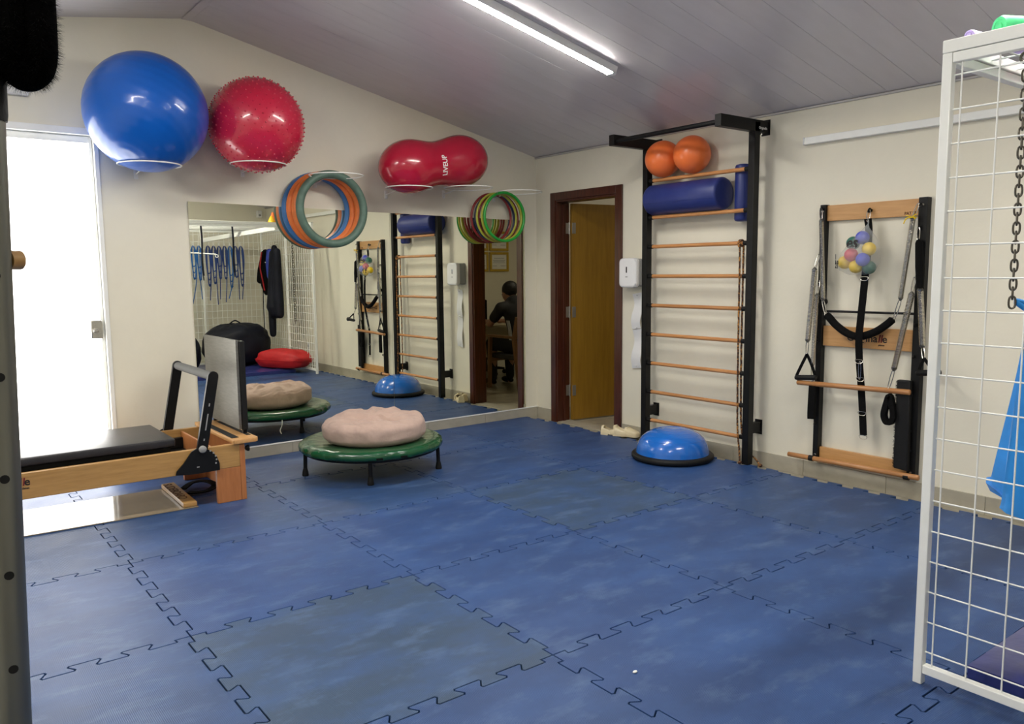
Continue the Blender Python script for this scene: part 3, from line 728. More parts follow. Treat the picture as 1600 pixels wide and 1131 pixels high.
# ------------------------------------------------------------------ wall bars with their load
t = thing('wall_bars', 'tall black metal wall bars with nine wooden rungs beside the door', 'wall bars', (-.13, -2.04, 0))
PY = ((-1.571, -1.521), (-2.560, -2.508))
RZS = [.191 + .2312 * k for k in range(7)] + [1.806, 2.089]
for y0, y1 in PY:
    part('post', MB().box(-.162, -.102, y0, y1, 0, 2.40, .003), 'black_metal', t)
    ym = (y0 + y1) / 2
    wb = MB(); wb.box(-.102, -.006, ym - .022, ym + .022, .222, .296, .002); wb.box(-.006, -.0005, ym - .03, ym + .03, .205, .312, .001)
    for s in (-.016, .016): wb.cyl((-.006, ym + s, .30), (-.010, ym + s, .30), .006, n=8)
    part('wall_bracket', wb, 'black_metal', t)
    ta = MB(); ta.box(-.530, -.006, ym - .026, ym + .026, 2.332, 2.412, .003); ta.box(-.006, -.0005, ym - .034, ym + .034, 2.318, 2.424, .001)
    tp = part('top_arm', ta, 'black_metal', t)
    if y0 < -2:
        text_part('print', 'Originalle', .024, (-.120, ym - .0265, 2.352), (1, 0, 0), (0, 0, 1), 'ink_white', tp, .0004)
        part('bolt', MB().cyl((-.06, ym, 2.331), (-.06, ym, 2.318), .011, n=6), 'chrome', tp)
part('pull_up_bar', MB().cyl((-.492, -2.51, 2.368), (-.492, -1.57, 2.368), .017), 'black_metal', t)
for z in RZS:
    rg = part('rung', MB().cyl((-.132, -2.468, z), (-.132, -1.611, z), .0148, n=18), 'rung', t)
    for a, c in ((-2.507, -2.467), (-1.612, -1.572)): part('sleeve', MB().cyl((-.132, a, z), (-.132, c, z), .0168, n=16), 'black_rubber', rg)
ball('overball', (-.142, -1.716, 2.104 + .1385), .138, 'orange_ball', 'matt orange ball on the top rung, the left one', group='orange balls on the wall bars')
ball('overball', (-.142, -1.998, 2.104 + .139), .1385, 'orange_ball', 'matt orange ball on the top rung, the right one', group='orange balls on the wall bars')
def roll(name, c0, c1, r, label, loc):
    d = Vector(c1) - Vector(c0); L = d.length; d.normalize(); q = MB()
    prof = [(0, 0), (r - .02, 0), (r - .006, .004), (r, .016), (r, L * .5), (r, L - .016), (r - .006, L - .004), (r - .02, L), (0, L)]
    q.lathe(prof, c0, 40, d.to_track_quat('Z', 'Y').to_matrix().to_4x4())
    tt = thing(name, label, 'foam roller', loc, 'navy foam rollers')
    sh = part('sleeve', q, 'navy_vinyl', tt)
    a = d.orthogonal().normalized()
    part('seam', MB().tube([Vector(c0) + d * .02 + V(-1, 0, -.3).normalized() * (r + .0004) if abs(d.y) > .5 else Vector(c0) + d * .02 + V(-.5, -.8, 0).normalized() * (r + .0004),
                            Vector(c0) + d * (L - .02) + V(-1, 0, -.3).normalized() * (r + .0004) if abs(d.y) > .5 else Vector(c0) + d * (L - .02) + V(-.5, -.8, 0).normalized() * (r + .0004)], .0016, 5), 'navy_vinyl', sh)
roll('foam_roller', (-.124, -2.285, 1.822 + .117), (-.124, -1.590, 1.822 + .117), .1165, 'thick navy foam roller lying on the second rung from the top', (-.124, -1.94, 1.82))
roll('foam_roller', (-.0595, -2.395, 1.735), (-.0595, -2.395, 2.135), .0560, 'slim navy foam roller standing upright behind the two top rungs', (-.0595, -2.395, 1.735))
# rope
rp = thing('braided_rope', 'dark braided rope with orange flecks hanging from the wall bars', 'rope', (-.16, -2.45, 1.58))
def braid(pts, name, par):
    C = curve(pts, 14); q = MB()
    for ph in (0, PI * 2 / 3, PI * 4 / 3):
        P = []
        for i, p in enumerate(C):
            a = i * .9 + ph; P.append(p + V(math.cos(a), math.sin(a), 0) * .0034)
        q.tube(P, .0042, 6)
    return part(name, q, 'rope_dark', par)
braid([(-.158, -2.452, 1.572), (-.160, -2.456, 1.40), (-.160, -2.457, 1.0), (-.162, -2.462, .55), (-.163, -2.470, .25), (-.168, -2.492, .10), (-.190, -2.515, .022)], 'front_strand', rp)
braid([(-.106, -2.446, 1.572), (-.110, -2.449, 1.35), (-.108, -2.447, .90), (-.108, -2.452, .50), (-.106, -2.462, .25), (-.098, -2.500, .10), (-.094, -2.578, .04), (-.11, -2.62, .014), (-.145, -2.655, .012)], 'back_strand', rp)
kt = MB(); kt.torus((-.132, -2.449, 1.578), .0225, .006, (0, 1, .15), 20, 8); kt.torus((-.132, -2.437, 1.578), .0225, .006, (0, 1, -.1), 20, 8); kt.sphere((-.157, -2.449, 1.562), .013, 12, 8, (1, 1, 1.2))
part('knot', kt, 'rope_dark', rp)
for c in ((-.192, -2.518, .018), (-.150, -2.660, .016)): part('end_knot', MB().sphere(c, .0145, 12, 8, (1.2, 1, .9)), 'rope_dark', rp)

# ------------------------------------------------------------------ bosu, shoes, dispenser, strips
BC = V(-.395, -2.065, 0)
t = thing('balance_dome', 'blue half ball balance trainer on a black base by the wall bars', 'balance trainer', BC)
bs = part('base', MB().lathe([(0, .0005), (.25, .0005), (.288, .004), (.302, .016), (.302, .034), (.292, .044), (.274, .048), (0, .048)], BC, 64), 'black_rubber', t)
part('dome', MB().lathe([(.270, .0485)] + [(.268 * math.cos(a) ** .72, .049 + .178 * math.sin(a)) for a in [k * PI / 2 / 22 for k in range(1, 22)]] + [(0, .227)], BC, 64), 'bosu_blue', t)
rb = MB()
for rr in (.06, .11, .155, .195, .228):
    a = math.acos((rr / .268) ** (1 / .72)); rb.torus(BC + V(0, 0, .049 + .178 * math.sin(a) - .0004), rr, .0016, (0, 0, 1), 64, 6)
part('grip_ridges', rb, 'bosu_blue', t)
def loafer(loc, rz, label, mirror_=1):
    t = thing('loafer', label, 'shoe', loc, 'cream loafers on the mat edge')
    mt = Matrix.Translation(loc) @ Matrix.Rotation(rz, 4, 'Z'); L = .245
    def hw(s): return .030 + .017 * math.sin(min(1, s / .75) * PI / 2) if s < .72 else .047 * math.sqrt(max(0.02, 1 - ((s - .72) / .29) ** 2))
    def ht(s):
        K = ((0, .072), (.06, .076), (.16, .064), (.32, .047), (.44, .060), (.52, .069), (.62, .063), (.80, .049), (.93, .040), (1.0, .030))
        for (a, u), (c, w) in zip(K, K[1:]):
            if s <= c: return u + (w - u) * (s - a) / (c - a)
        return .030
    SO = MB(); NS_ = 22
    out = [V(s * L, hw(s) + .004, 0) for s in [i / NS_ for i in range(NS_ + 1)]] 
    loop = [V(p.x, p.y, 0) for p in out] + [V(p.x, -p.y, 0) for p in reversed(out)]
    SO.prism([mt @ (p + V(0, 0, .012)) for p in loop], (0, 0, .014))
    heel = [p for p in loop if p.x < .075]; SO.prism([mt @ (p + V(0, 0, .0005)) for p in heel], (0, 0, .0116))
    fore = [V(p.x, p.y * .96, 0) for p in loop if .11 < p.x]; SO.prism([mt @ (p + V(0, 0, .0005)) for p in fore], (0, 0, .0116))
    part('sole', SO, 'cream_leather', t)
    U = MB(); rows = []
    for i in range(NS_ + 1):
        s = .012 + .976 * i / NS_; row = []; w, h = hw(s), ht(s)
        op = s < .46
        for k in range(15):
            a = PI * k / 14
            c_, s_ = math.cos(a), math.sin(a)
            y = w * math.copysign(abs(c_) ** .55, c_); z = .026 + (h - .026 + .004) * abs(s_) ** .75
            row.append(V(s * L, y, z))
        rows.append((row, op))
    verts = [[U.bm.verts.new(mt @ p) for p in r] for r, _ in rows]
    for i in range(NS_):
        for k in range(14):
            if i > 1 and rows[i][1] and 3 <= k <= 10: continue
            U.bm.faces.new((verts[i][k], verts[i + 1][k], verts[i + 1][k + 1], verts[i][k + 1]))
    U.bm.faces.new(verts[0]); U.bm.faces.new(verts[-1][::-1])
    part('upper', U, 'cream_leather', t)
    part('lining', MB().box(.022, .50 * L, -.030, .030, .026, .034, .004, mt), 'dark_lining', t, 'dark shoe lining')  # lining slab in a brown darker than the cream upper
    sx = .56
    stp = [mt @ V(sx * L + .004 * math.cos(a * 2), (hw(sx) + .003) * math.copysign(abs(math.cos(a)) ** .55, math.cos(a)), .026 + (ht(sx) - .020) * abs(math.sin(a)) ** .75) for a in [PI * k / 14 for k in range(15)]]
    sp = part('saddle_strap', MB().ribbon(stp, .011, .0022, (mt.to_3x3() @ V(1, 0, 0)).cross(V(0, 0, 1)).cross(mt.to_3x3() @ V(1, 0, 0))), 'cream_leather', t)
    part('button', MB().sphere(mt @ V(sx * L, .018 * mirror_, ht(sx) + .010), .005, 10, 6), 'chrome', sp)
loafer((-.178, -1.088, .0005), math.radians(-64), 'cream loafer nearer the mat, left one of the pair by the wooden door')
loafer((-.088, -1.150, .0005), math.radians(-79), 'cream loafer nearer the wall, right one of the pair by the wooden door', -1)
t = thing('towel_dispenser', 'white plastic paper towel dispenser on the wall beside the wooden door', 'dispenser', (-.06, -1.31, 1.255))
def rrect(x, y0, y1, z0, z1, r):
    P = []
    for cy, cz, a0 in ((y1 - r, z1 - r, 0), (y0 + r, z1 - r, PI / 2), (y0 + r, z0 + r, PI), (y1 - r, z0 + r, 1.5 * PI)):
        for k in range(6): P.append((x, cy + r * math.cos(a0 + k * PI / 10), cz + r * math.sin(a0 + k * PI / 10)))
    return P
part('back_box', MB().prism(rrect(-.0005, -1.415, -1.225, 1.262, 1.490, .02), (-.070, 0, 0), .004), 'grey_plastic', t)
fc = part('front_cover', MB().prism(rrect(-.0710, -1.418, -1.222, 1.255, 1.495, .034), (-.050, 0, 0), .014), 'white_plastic', t)
part('level_window', MB().prism(rrect(-.1215, -1.318, -1.306, 1.375, 1.425, .005), (-.0008, 0, 0)), 'holes', fc)
part('maker_mark', MB().box(-.1219, -.1212, -1.325, -1.300, 1.338, 1.345), 'grey_plastic', fc)
def wavy(z0, z1, yc, w, name, par):
    P = [(-.012 - .012 * math.sin((z - z0) / (z1 - z0) * 2 * PI), yc + .008 * math.sin((z - z0) / (z1 - z0) * 2 * PI + .6), z) for z in [z0 + (z1 - z0) * k / 20 for k in range(21)]]
    part(name, MB().ribbon(P, w, .0018, (1, 0, 0)), 'white_plastic', par)
t = thing('wavy_strip', 'white wavy plastic strip on the wall below the towel dispenser', 'wall strip', (-.015, -1.335, .58))
wavy(.91, 1.205, -1.333, .050, 'upper_sheet', t); wavy(.58, .905, -1.338, .052, 'lower_sheet', t)
pins = MB()
for z in (1.19, .92, .60): pins.cyl((-.001, -1.335, z), (-.030, -1.335, z), .004, n=8)
part('pins', pins, 'white_plastic', t)
# white rail high on the right wall, socket, sensor
t = thing('wall_rail', 'long white wall rail high above the spring board', 'rail', (-.02, -4.4, 2.216))
part('profile', MB().box(-.045, -.0005, -6.0, -2.86, 2.212, 2.258, .003), 'white_metal', t); part('end_cap', MB().box(-.047, -.0005, -2.8595, -2.853, 2.210, 2.260, .002), 'white_plastic', t)
t = thing('wall_socket', 'white socket plate low on the wall inside the cage', 'socket', (-.005, -5.48, .30))
pl_ = part('plate', MB().box(-.009, -.0005, -5.515, -5.445, .25, .365, .004), 'white_plastic', t); part('insert', MB().box(-.0115, -.0095, -5.500, -5.460, .285, .330, .003), 'grey_plastic', pl_)
t = thing('wall_sensor', 'small white sensor box high on the wall behind the cage', 'sensor', (-.12, -6.97, 2.33))
part('box', MB().box(-.165, -.085, -6.9995, -6.93, 2.305, 2.415, .010), 'white_plastic', t); part('lens', MB().sphere((-.125, -6.93, 2.34), .018, 16, 10), 'grey_plastic', t)
t = thing('emergency_light', 'small white lamp box on the wall above the glass door', 'lamp', (-4.16, -.02, 2.53))
part('box', MB().box(-4.27, -4.14, -.045, -.0005, 2.525, 2.585, .006), 'white_plastic', t); part('diffuser', MB().box(-4.26, -4.15, -.050, -.0455, 2.532, 2.575, .004), 'paper', t)

# ------------------------------------------------------------------ spring board on the right wall
t = thing('spring_board', 'wall mounted spring board with black uprights and wooden boards', 'exercise machine', (-.03, -3.34, .1))
for y0, y1, d in ((-3.036, -2.998, .05), (-3.690, -3.636, .05)):
    u = part('upright', MB().box(-d, -.0005, y0, y1, .105, 1.808, .003), 'black_metal', t)
    bo = MB()
    for z in (1.765, .145): bo.cyl((-d, (y0 + y1) / 2, z), (-d - .005, (y0 + y1) / 2, z), .009, .007, 10)
    part('bolts', bo, 'chrome', u)
for z0, z1, nm in ((1.702, 1.803, 'top'), (.886, 1.018, 'mid'), (.100, .200, 'low')):
    bd = part('cross_board', MB().box(-.030, -.006, -3.6355, -3.0365, z0, z1, .003), 'oak_y', t)
    if nm == 'mid':
        text_part('print', 'Origina', .068, (-.0308, -3.205, .930), (0, -1, 0), (0, 0, 1), 'ink', bd, .0012)
        text_part('print', 'll', .068, (-.0308, -3.412, .930), (0, -1, 0), (0, 0, 1), 'ink_red', bd, .0014, shear=.15)
        text_part('print', 'e', .068, (-.0308, -3.440, .930), (0, -1, 0), (0, 0, 1), 'ink', bd, .0012)
        text_part('print', 'pilates', .016, (-.0308, -3.415, .908), (0, -1, 0), (0, 0, 1), 'ink', bd, .0003)
    if nm == 'top': text_part('print', 'PAT LE', .024, (-.0308, -3.545, 1.712), (0, -1, 0), (0, 0, 1), 'ink_brown', bd, .0008)
part('cross_rod', MB().cyl((-.040, -3.0365, 1.115), (-.040, -3.6355, 1.118), .0075), 'black_metal', t)
part('rubber_stop', MB().cyl((-.045, -3.052, 1.178), (-.070, -3.052, 1.178), .020, .017, 18), 'black_rubber', t)
ey = MB()
EYES = [(-3.018, 1.782), (-3.018, 1.49), (-3.018, 1.315), (-3.018, .92), (-3.018, .64), (-3.018, .36), (-3.655, 1.765), (-3.655, 1.63), (-3.655, 1.33), (-3.655, 1.05), (-3.655, .86), (-3.655, .62), (-3.655, .40), (-3.655, .28)]
for y, z in EYES: ey.torus((-.066, y, z), .010, .0035, (0, 1, .2), 16, 6); ey.cyl((-.050, y, z), (-.058, y, z), .004, n=8)
part('eye_bolts', ey, 'black_metal', t, kind='stuff')
eb_ = MB(); eb_.torus((-.052, -3.335, 1.752), .012, .005, (0, 1, .3), 18, 8); eb_.cyl((-.030, -3.335, 1.752), (-.040, -3.335, 1.752), .010, n=12)
part('centre_eye', eb_, 'black_metal', t)

def clip_mb(q, a, c, w=.009, r=.0028):
    """oblong snap hook between two points"""
    a = Vector(a); c = Vector(c); d = (c - a).normalized(); s = d.cross(V(1, 0, 0)).normalized()
    P = [a - d * .004 + s * w * .5, a + d * (c - a).length * .3 + s * w, c - d * .006 + s * w * .7, c + d * .004, c - d * .006 - s * w * .7, a + d * (c - a).length * .3 - s * w, a - d * .004 - s * w * .5, a - d * .007]
    q.tube(curve(P, 4, True), r, 6, closed=True); return q
def spring(label, hook_top, s0, s1, hook_bot, R=.0165):
    t = thing('coil_spring', label, 'spring', hook_top, 'steel springs hung on the spring board')
    part('coil', MB().helix(s0, s1, R * .84, R * .17, R * .42, 9, 5), 'spring_steel', t)
    for p_, q_ in ((s0, s1), (s1, s0)):
        d = (Vector(p_) - Vector(q_)).normalized(); part('end_cap', MB().tube([Vector(p_), Vector(p_) + d * .012, Vector(p_) + d * .02], [R * .95, R * .6, R * .2], 12), 'steel', t)
    if (Vector(hook_top) - Vector(s0)).length > .03: part('clip', clip_mb(MB(), hook_top, Vector(s0) + (Vector(s0) - Vector(s1)).normalized() * .014), 'chrome', t)
    if (Vector(hook_bot) - Vector(s1)).length > .03: part('clip', clip_mb(MB(), Vector(s1) + (Vector(s1) - Vector(s0)).normalized() * .014, hook_bot), 'chrome', t)
    return t
spring('long steel spring hanging from the top left corner of the spring board', (-.072, -3.016, 1.78), (-.085, -3.030, 1.70), (-.085, -3.060, 1.20), (-.085, -3.082, 1.105))
spring('short steel spring holding the triangular handle, outermost on the left of the spring board', (-.072, -3.014, 1.485), (-.105, -3.005, 1.385), (-.108, -2.973, .925), (-.108, -2.970, .835), .0195)
spring('steel spring holding the left end of the wooden push bar', (-.072, -3.018, 1.31), (-.085, -3.016, 1.215), (-.095, -3.006, .765), (-.098, -3.012, .655))
sp = spring('steel spring tied with a yellow cord at the top right of the spring board', (-.072, -3.645, 1.765), (-.085, -3.624, 1.68), (-.085, -3.572, 1.215), (-.085, -3.540, 1.095))
yc = MB(); yc.torus((-.085, -3.625, 1.690), .017, .004, (0, 0, 1), 18, 6)
for dy, dz in ((.045, -.035), (.03, .012), (-.03, .018), (-.022, -.012)): yc.tube(curve([(-.100, -3.625, 1.690), (-.110, -3.625 + dy * .6, 1.690 + dz * .3 + .006), (-.108, -3.625 + dy, 1.690 + dz)], 4), .0035, 6)
part('yellow_cord', yc, 'b_yellow', sp, 'knotted yellow cord')
spring('steel spring holding the right end of the wooden push bar', (-.075, -3.645, 1.33), (-.09, -3.638, 1.235), (-.095, -3.556, .785), (-.098, -3.530, .668), .0195)
spring('steel spring below the black sleeve at the right edge of the spring board', (-.072, -3.690, 1.275), (-.075, -3.682, 1.262), (-.080, -3.712, .935), (-.10, -3.735, .85), .0195)
t = thing('strap_sleeve', 'black fabric sleeve hanging from the right upright of the spring board', 'strap', (-.08, -3.67, 1.62))
part('sleeve', MB().tube([(-.074, -3.655, 1.555), (-.078, -3.664, 1.54), (-.080, -3.674, 1.40), (-.080, -3.682, 1.275)], [.012, .022, .024, .020], 14), 'black_cloth', t)
part('clip', clip_mb(MB(), (-.070, -3.652, 1.625), (-.074, -3.655, 1.56)), 'chrome', t)
# push bar, floor bar
t = thing('push_bar', 'wooden push bar hanging on two springs across the spring board', 'bar', (-.10, -3.28, .63))
part('rod', MB().lathe([(0, 0), (.014, 0), (.017, .003), (.017, .757), (.014, .76), (0, .76)], (-.10, -2.902, .630), 20, V(0, -1, .023).to_track_quat('Z', 'Y').to_matrix().to_4x4()), 'rung', t)
sc_ = MB()
for y in (-3.014, -3.531): sc_.torus((-.10, y, .652), .010, .003, (0, 1, 0), 16, 6); sc_.cyl((-.10, y, .64), (-.10, y, .652), .004, n=8)
part('screw_eyes', sc_, 'chrome', t)
t = thing('roll_bar', 'long wooden bar in two black holders at the foot of the spring board', 'bar', (-.085, -3.285, .125))
part('rod', MB().lathe([(0, 0), (.014, 0), (.017, .003), (.017, .890), (.014, .893), (0, .893)], (-.085, -2.838, .122), 20, V(0, -1, .010).to_track_quat('Z', 'Y').to_matrix().to_4x4()), 'rung', t)
for y in (-3.012, -3.655): part('holder', MB().cyl((-.085, y + .014, .1235), (-.085, y - .018, .1235), .0195, n=18), 'black_rubber', t); 
# triangular handle
t = thing('pull_handle', 'black triangular pull handle hanging on a spring', 'handle', (-.108, -2.970, .82))
part('strap', MB().ribbon(curve([(-.108, -2.972, .828), (-.108, -2.935, .755), (-.108, -2.902, .685), (-.108, -2.898, .668)], 4), .010, .002, (1, 0, 0)), 'black_cloth', t)
part('strap', MB().ribbon(curve([(-.108, -2.970, .828), (-.108, -3.000, .775), (-.108, -3.030, .705), (-.108, -3.036, .680)], 4), .010, .002, (1, 0, 0)), 'black_cloth', t)
part('grip', MB().tube([(-.108, -2.892, .664), (-.108, -2.902, .664), (-.108, -3.034, .676), (-.108, -3.043, .676)], [.015, .018, .018, .015], 16), 'black_rubber', t)
def loop_strap(label, top, w, h, half, th, cat='strap'):
    top = Vector(top); P = [top, top + V(0, w * .55, -h * .30), top + V(0, w, -h * .72), top + V(0, w * .55, -h * .97), top + V(0, 0, -h), top + V(0, -w * .55, -h * .97), top + V(0, -w, -h * .72), top + V(0, -w * .55, -h * .30)]
    t = thing('foot_loop', label, cat, top)
    part('loop', MB().tube(curve(P, 5, True), 1.0, closed=True, prof=[(-th, -half), (th, -half), (th, half), (-th, half)], up=(1, 0, 0)), 'black_cloth', t)
    part('ring', MB().torus(top + V(0, 0, .008), .010, .003, (0, 1, 0), 16, 6), 'chrome', t)
loop_strap('black padded foot loop under the right end of the push bar', (-.098, -3.537, .612), .030, .165, .016, .016)
t = thing('folded_strap', 'black folded strap under the left end of the push bar', 'strap', (-.098, -3.018, .61))
part('webbing', MB().ribbon(curve([(-.098, -3.016, .618), (-.100, -3.014, .52), (-.100, -3.012, .43), (-.100, -3.014, .395)], 5), .023, .012, (1, 0, 0)), 'black_cloth', t)
part('ring', MB().torus((-.099, -3.016, .628), .012, .003, (0, 1, 0), 16, 6), 'chrome', t)
# sling
t = thing('padded_sling', 'thick black padded sling hanging between two springs', 'sling', (-.09, -3.31, .97))
P = curve([(-.088, -3.090, 1.092), (-.090, -3.115, 1.075), (-.094, -3.165, 1.030), (-.098, -3.245, .982), (-.100, -3.325, .966), (-.098, -3.420, .996), (-.093, -3.490, 1.044), (-.088, -3.533, 1.085)], 5)
part('pad', MB().tube(P, [.014] + [.024] * (len(P) - 2) + [.014], 14), 'black_cloth', t)
for c in ((-.087, -3.086, 1.098), (-.087, -3.538, 1.091)): part('ring', MB().torus(c, .009, .003, (1, 0, 0), 16, 6), 'chrome', t)
# long centre strap
t = thing('centre_strap', 'long black webbing strap with metal rings down the middle of the spring board', 'strap', (-.06, -3.345, 1.7))
part('webbing', MB().ribbon(curve([(-.072, -3.338, 1.700), (-.066, -3.345, 1.60), (-.112, -3.356, 1.33), (-.129, -3.347, 1.06), (-.130, -3.342, .95), (-.106, -3.339, .80), (-.077, -3.342, .63), (-.073, -3.352, .50), (-.070, -3.364, .335)], 6), .0235, .002, (1, 0, 0)), 'black_cloth', t)
ri = MB()
for y, z, x in ((-3.355, 1.335, -.114), (-3.339, .815, -.109), (-3.341, .70, -.090), (-3.353, .48, -.076), (-3.365, .328, -.072)): 
    ri.tube(curve([(x - .003, y + .024, z + .004), (x - .003, y - .024, z + .004), (x - .004, y - .016, z - .016), (x - .004, y + .016, z - .016)], 4, True), .0026, 6, closed=True)
part('rings', ri, 'chrome', t)
part('clip', clip_mb(MB(), (-.112, -3.345, .80), (-.096, -3.338, .70), .008), 'chrome', t)
part('hook', clip_mb(MB(), (-.056, -3.335, 1.750), (-.072, -3.338, 1.688), .011), 'chrome', t)
t = thing('fleece_pad', 'tall black fleece covered pad leaning on the right upright of the spring board', 'pad', (-.075, -3.615, .16))
pp = MB(); pp.prism([(-.092, -3.572, .165), (-.092, -3.662, .158), (-.092, -3.655, .715), (-.092, -3.572, .715)], (.038, 0, 0), .008)
pd = part('pad', pp, 'black_rubber', t)
fz = MB()
for k in range(900):
    z = .17 + .54 * random.random(); y = -3.572 + random.uniform(-.004, .002); x = random.uniform(-.094, -.055)
    d = V(random.uniform(-.3, .1), 1, random.uniform(-.5, .5)).normalized() * .007; w_ = V(0, 0, .0015)
    fz._add([V(x, y, z) - w_, V(x, y, z) + w_, V(x, y, z) + d], [(0, 1, 2)])
part('fleece_edge', fz, 'black_cloth', pd, kind='stuff')
t = thing('side_grip', 'black foam hand grip sticking out beside the spring board', 'handle', (-.13, -3.78, .78))
part('grip', MB().tube([(-.10, -3.700, .772), (-.112, -3.712, .772), (-.128, -3.80, .782), (-.134, -3.835, .786), (-.135, -3.842, .787)], [.012, .018, .019, .027, .022], 16), 'black_rubber', t)
part('strap', MB().ribbon([(-.10, -3.735, .86), (-.108, -3.716, .80), (-.112, -3.712, .775)], .009, .002, (1, 0, 0)), 'black_cloth', t)
part('strap', MB().ribbon([(-.10, -3.735, .86), (-.128, -3.79, .81), (-.132, -3.825, .785)], .009, .002, (1, 0, 0)), 'black_cloth', t)
# clear bag of small balls
BX = -.100
t = thing('ball_bag', 'clear plastic bag full of small coloured balls hung on the top hook', 'bag', (BX, -3.31, 1.36))
bgm = MB(); outl = [(.0, 1.672, -3.352), (.018, 1.640, -3.350), (.075, 1.575, -3.338), (.118, 1.500, -3.318), (.130, 1.430, -3.305), (.110, 1.385, -3.308), (.060, 1.358, -3.312), (0, 1.352, -3.312)]
rings = []
for r, z, yc_ in outl:
    if r < 1e-4: rings.append([bgm.bm.verts.new((-.088, yc_, z))]); continue
    rg = []
    for k in range(36):
        a = 2 * PI * k / 36; w_ = 1 + .05 * math.sin(a * 7 + z * 30) * (1.6 if z > 1.6 else 1)
        rg.append(bgm.bm.verts.new((-.108 + r * .76 * math.sin(a) * w_, yc_ + r * math.cos(a) * w_, z + .006 * math.sin(a * 3))))
    rings.append(rg)
for A, B in zip(rings, rings[1:]):
    for i in range(36):
        j = (i + 1) % 36
        bgm.bm.faces.new((A[0], B[i], B[j]) if len(A) == 1 else (A[i], B[0], A[j]) if len(B) == 1 else (A[i], B[i], B[j], A[j]))
part('film', bgm, 'bag', t)
part('twist', MB().tube(curve([(-.088, -3.352, 1.668), (-.080, -3.345, 1.690), (-.070, -3.338, 1.705)], 4), .005, 8), 'bag', t)
text_part('print', 'es', .105, (-.172, -3.256, 1.520), (-.27, -1, .02), (.30, 0, 1), 'ink', t, .0022)
for s_, z in (('l', 1.452), ('a o', 1.425), ('2 l', 1.398)): text_part('print', s_, .045, (-.172, -3.190, z), (-.85, -1, -.10), (-.1, 0, 1), 'ink', t, .0014)
for (y, z, x), m, nm in (((-3.330, 1.583, -.10), 'b_blue', 'periwinkle ball, topmost in the clear bag'), ((-3.380, 1.512, -.11), 'b_yellow', 'yellow ball at the right in the clear bag'), ((-3.274, 1.478, -.125), 'b_red', 'raspberry ball in the clear bag'),
        ((-3.356, 1.448, -.135), 'b_blue', 'periwinkle ball low in the middle of the clear bag'), ((-3.302, 1.405, -.115), 'b_yellow', 'yellow ball at the bottom of the clear bag'),
        ((-3.262, 1.552, -.085), 'b_green', 'dark teal ball at the upper left in the clear bag'), ((-3.372, 1.398, -.085), 'b_green', 'dark teal ball at the lower right in the clear bag'), ((-3.216, 1.432, -.095), 'b_yellow', 'yellow ball at the left edge of the clear bag')):
    solo('massage_ball', MB().sphere((x - .012, y, z), .0415, 28, 18), m, nm, 'ball', (x, y, z), 'small balls in the clear bag')

# ------------------------------------------------------------------ white cage along the right wall
CX0, CX1, CY0, CY1, CT = -2.262, -.300, -4.755, -6.420, 2.094
CYR = -4.47
t = thing('cage_rack', 'white metal cage with wire mesh panels standing along the right wall', 'cage', ((CX0 + CX1) / 2, -5.6, 0))
PW = .030
def post(x, y, z1=2.055): return part('post', MB().box(x, x + PW, y - PW, y, 0, z1, .003), 'white_metal', t)
XM = -1.245; YM = -5.42
for x, y in ((CX0, CY0), (CX0, YM), (CX0, CY1 + PW), (CX1 - PW, CYR), (CX1 - PW, YM), (CX1 - PW, CY1 + PW), (XM, CY1 + PW)): post(x, y)
def beam(x0, x1, y0, y1, z0, z1): part('beam', MB().box(x0, x1, y0, y1, z0, z1, .003), 'white_metal', t)
for z0, z1 in ((.040, .070), (2.024, 2.054)):
    for x in (CX0, CX1 - PW):
        beam(x + .001, x + PW - .001, YM + .0005, (CY0 if x == CX0 else CYR) - PW - .0005, z0, z1); beam(x + .001, x + PW - .001, CY1 + PW + .0005, YM - PW - .0005, z0, z1)
    beam(CX0 + PW + .0005, XM - .0005, CY1 + .001, CY1 + PW - .001, z0, z1); beam(XM + PW + .0005, CX1 - PW - .0005, CY1 + .001, CY1 + PW - .001, z0, z1)
beam(CX0 + PW + .0005, CX1 - PW - .0005, CY0 - PW + .001, CY0 - .001, 2.024, 2.054)
# roof tray
for a in ((CX0 - .002, CX0 + .032, CY1, CY0), (CX1 - .032, CX1 + .002, CY1, CYR)): beam(a[0], a[1], a[2], a[3], 2.0555, CT)
for a in ((CX0 + .0325, CX1 - .0325, CY0 - .034, CY0), (CX0 + .0325, CX1 - .0325, CY1, CY1 + .034), (CX0 + .0325, CX1 - .0325, YM - .03, YM)): beam(a[0], a[1], a[2], a[3], 2.0555, CT)
wv_ = MB().cyl((CX0 + .015, CY0 - .055, .071), (CX0 + .015, CY0 - .055, 2.0235), .0027, n=8).mesh('wire', t.location); wv_.materials.append(M['white_metal'])
y = CY0 - .055; k = 0
while y > CY1 + .04:
    if not (YM - PW - .006 < y < YM + .006): piece('wire', wv_, t, (0, -.1065 * k, 0))
    k += 1; y = CY0 - .055 - .1065 * k
for z in [.111 + .1043 * k for k in range(19)]:
    part('wire', MB().cyl((CX0 + .0205, CY0 - PW - .0005, z), (CX0 + .0205, YM + .0005, z), .0027, n=8).cyl((CX0 + .0205, YM - PW, z), (CX0 + .0205, CY1 + PW, z), .0027, n=8), 'white_metal', t)
q = MB()
for k in range(1, 26):
    yy = CYR - .02 - .075 * k
    if yy > CY1 + .03: q.cyl((CX1 - .015, yy, .07), (CX1 - .015, yy, 2.024), .0036, n=6)
for k in range(19): z = .111 + .1043 * k; q.cyl((CX1 - .0202, CYR - PW, z), (CX1 - .0202, CY1 + PW, z), .0036, n=6)
part('side_mesh', q, 'white_metal', t, kind='stuff')
q = MB()
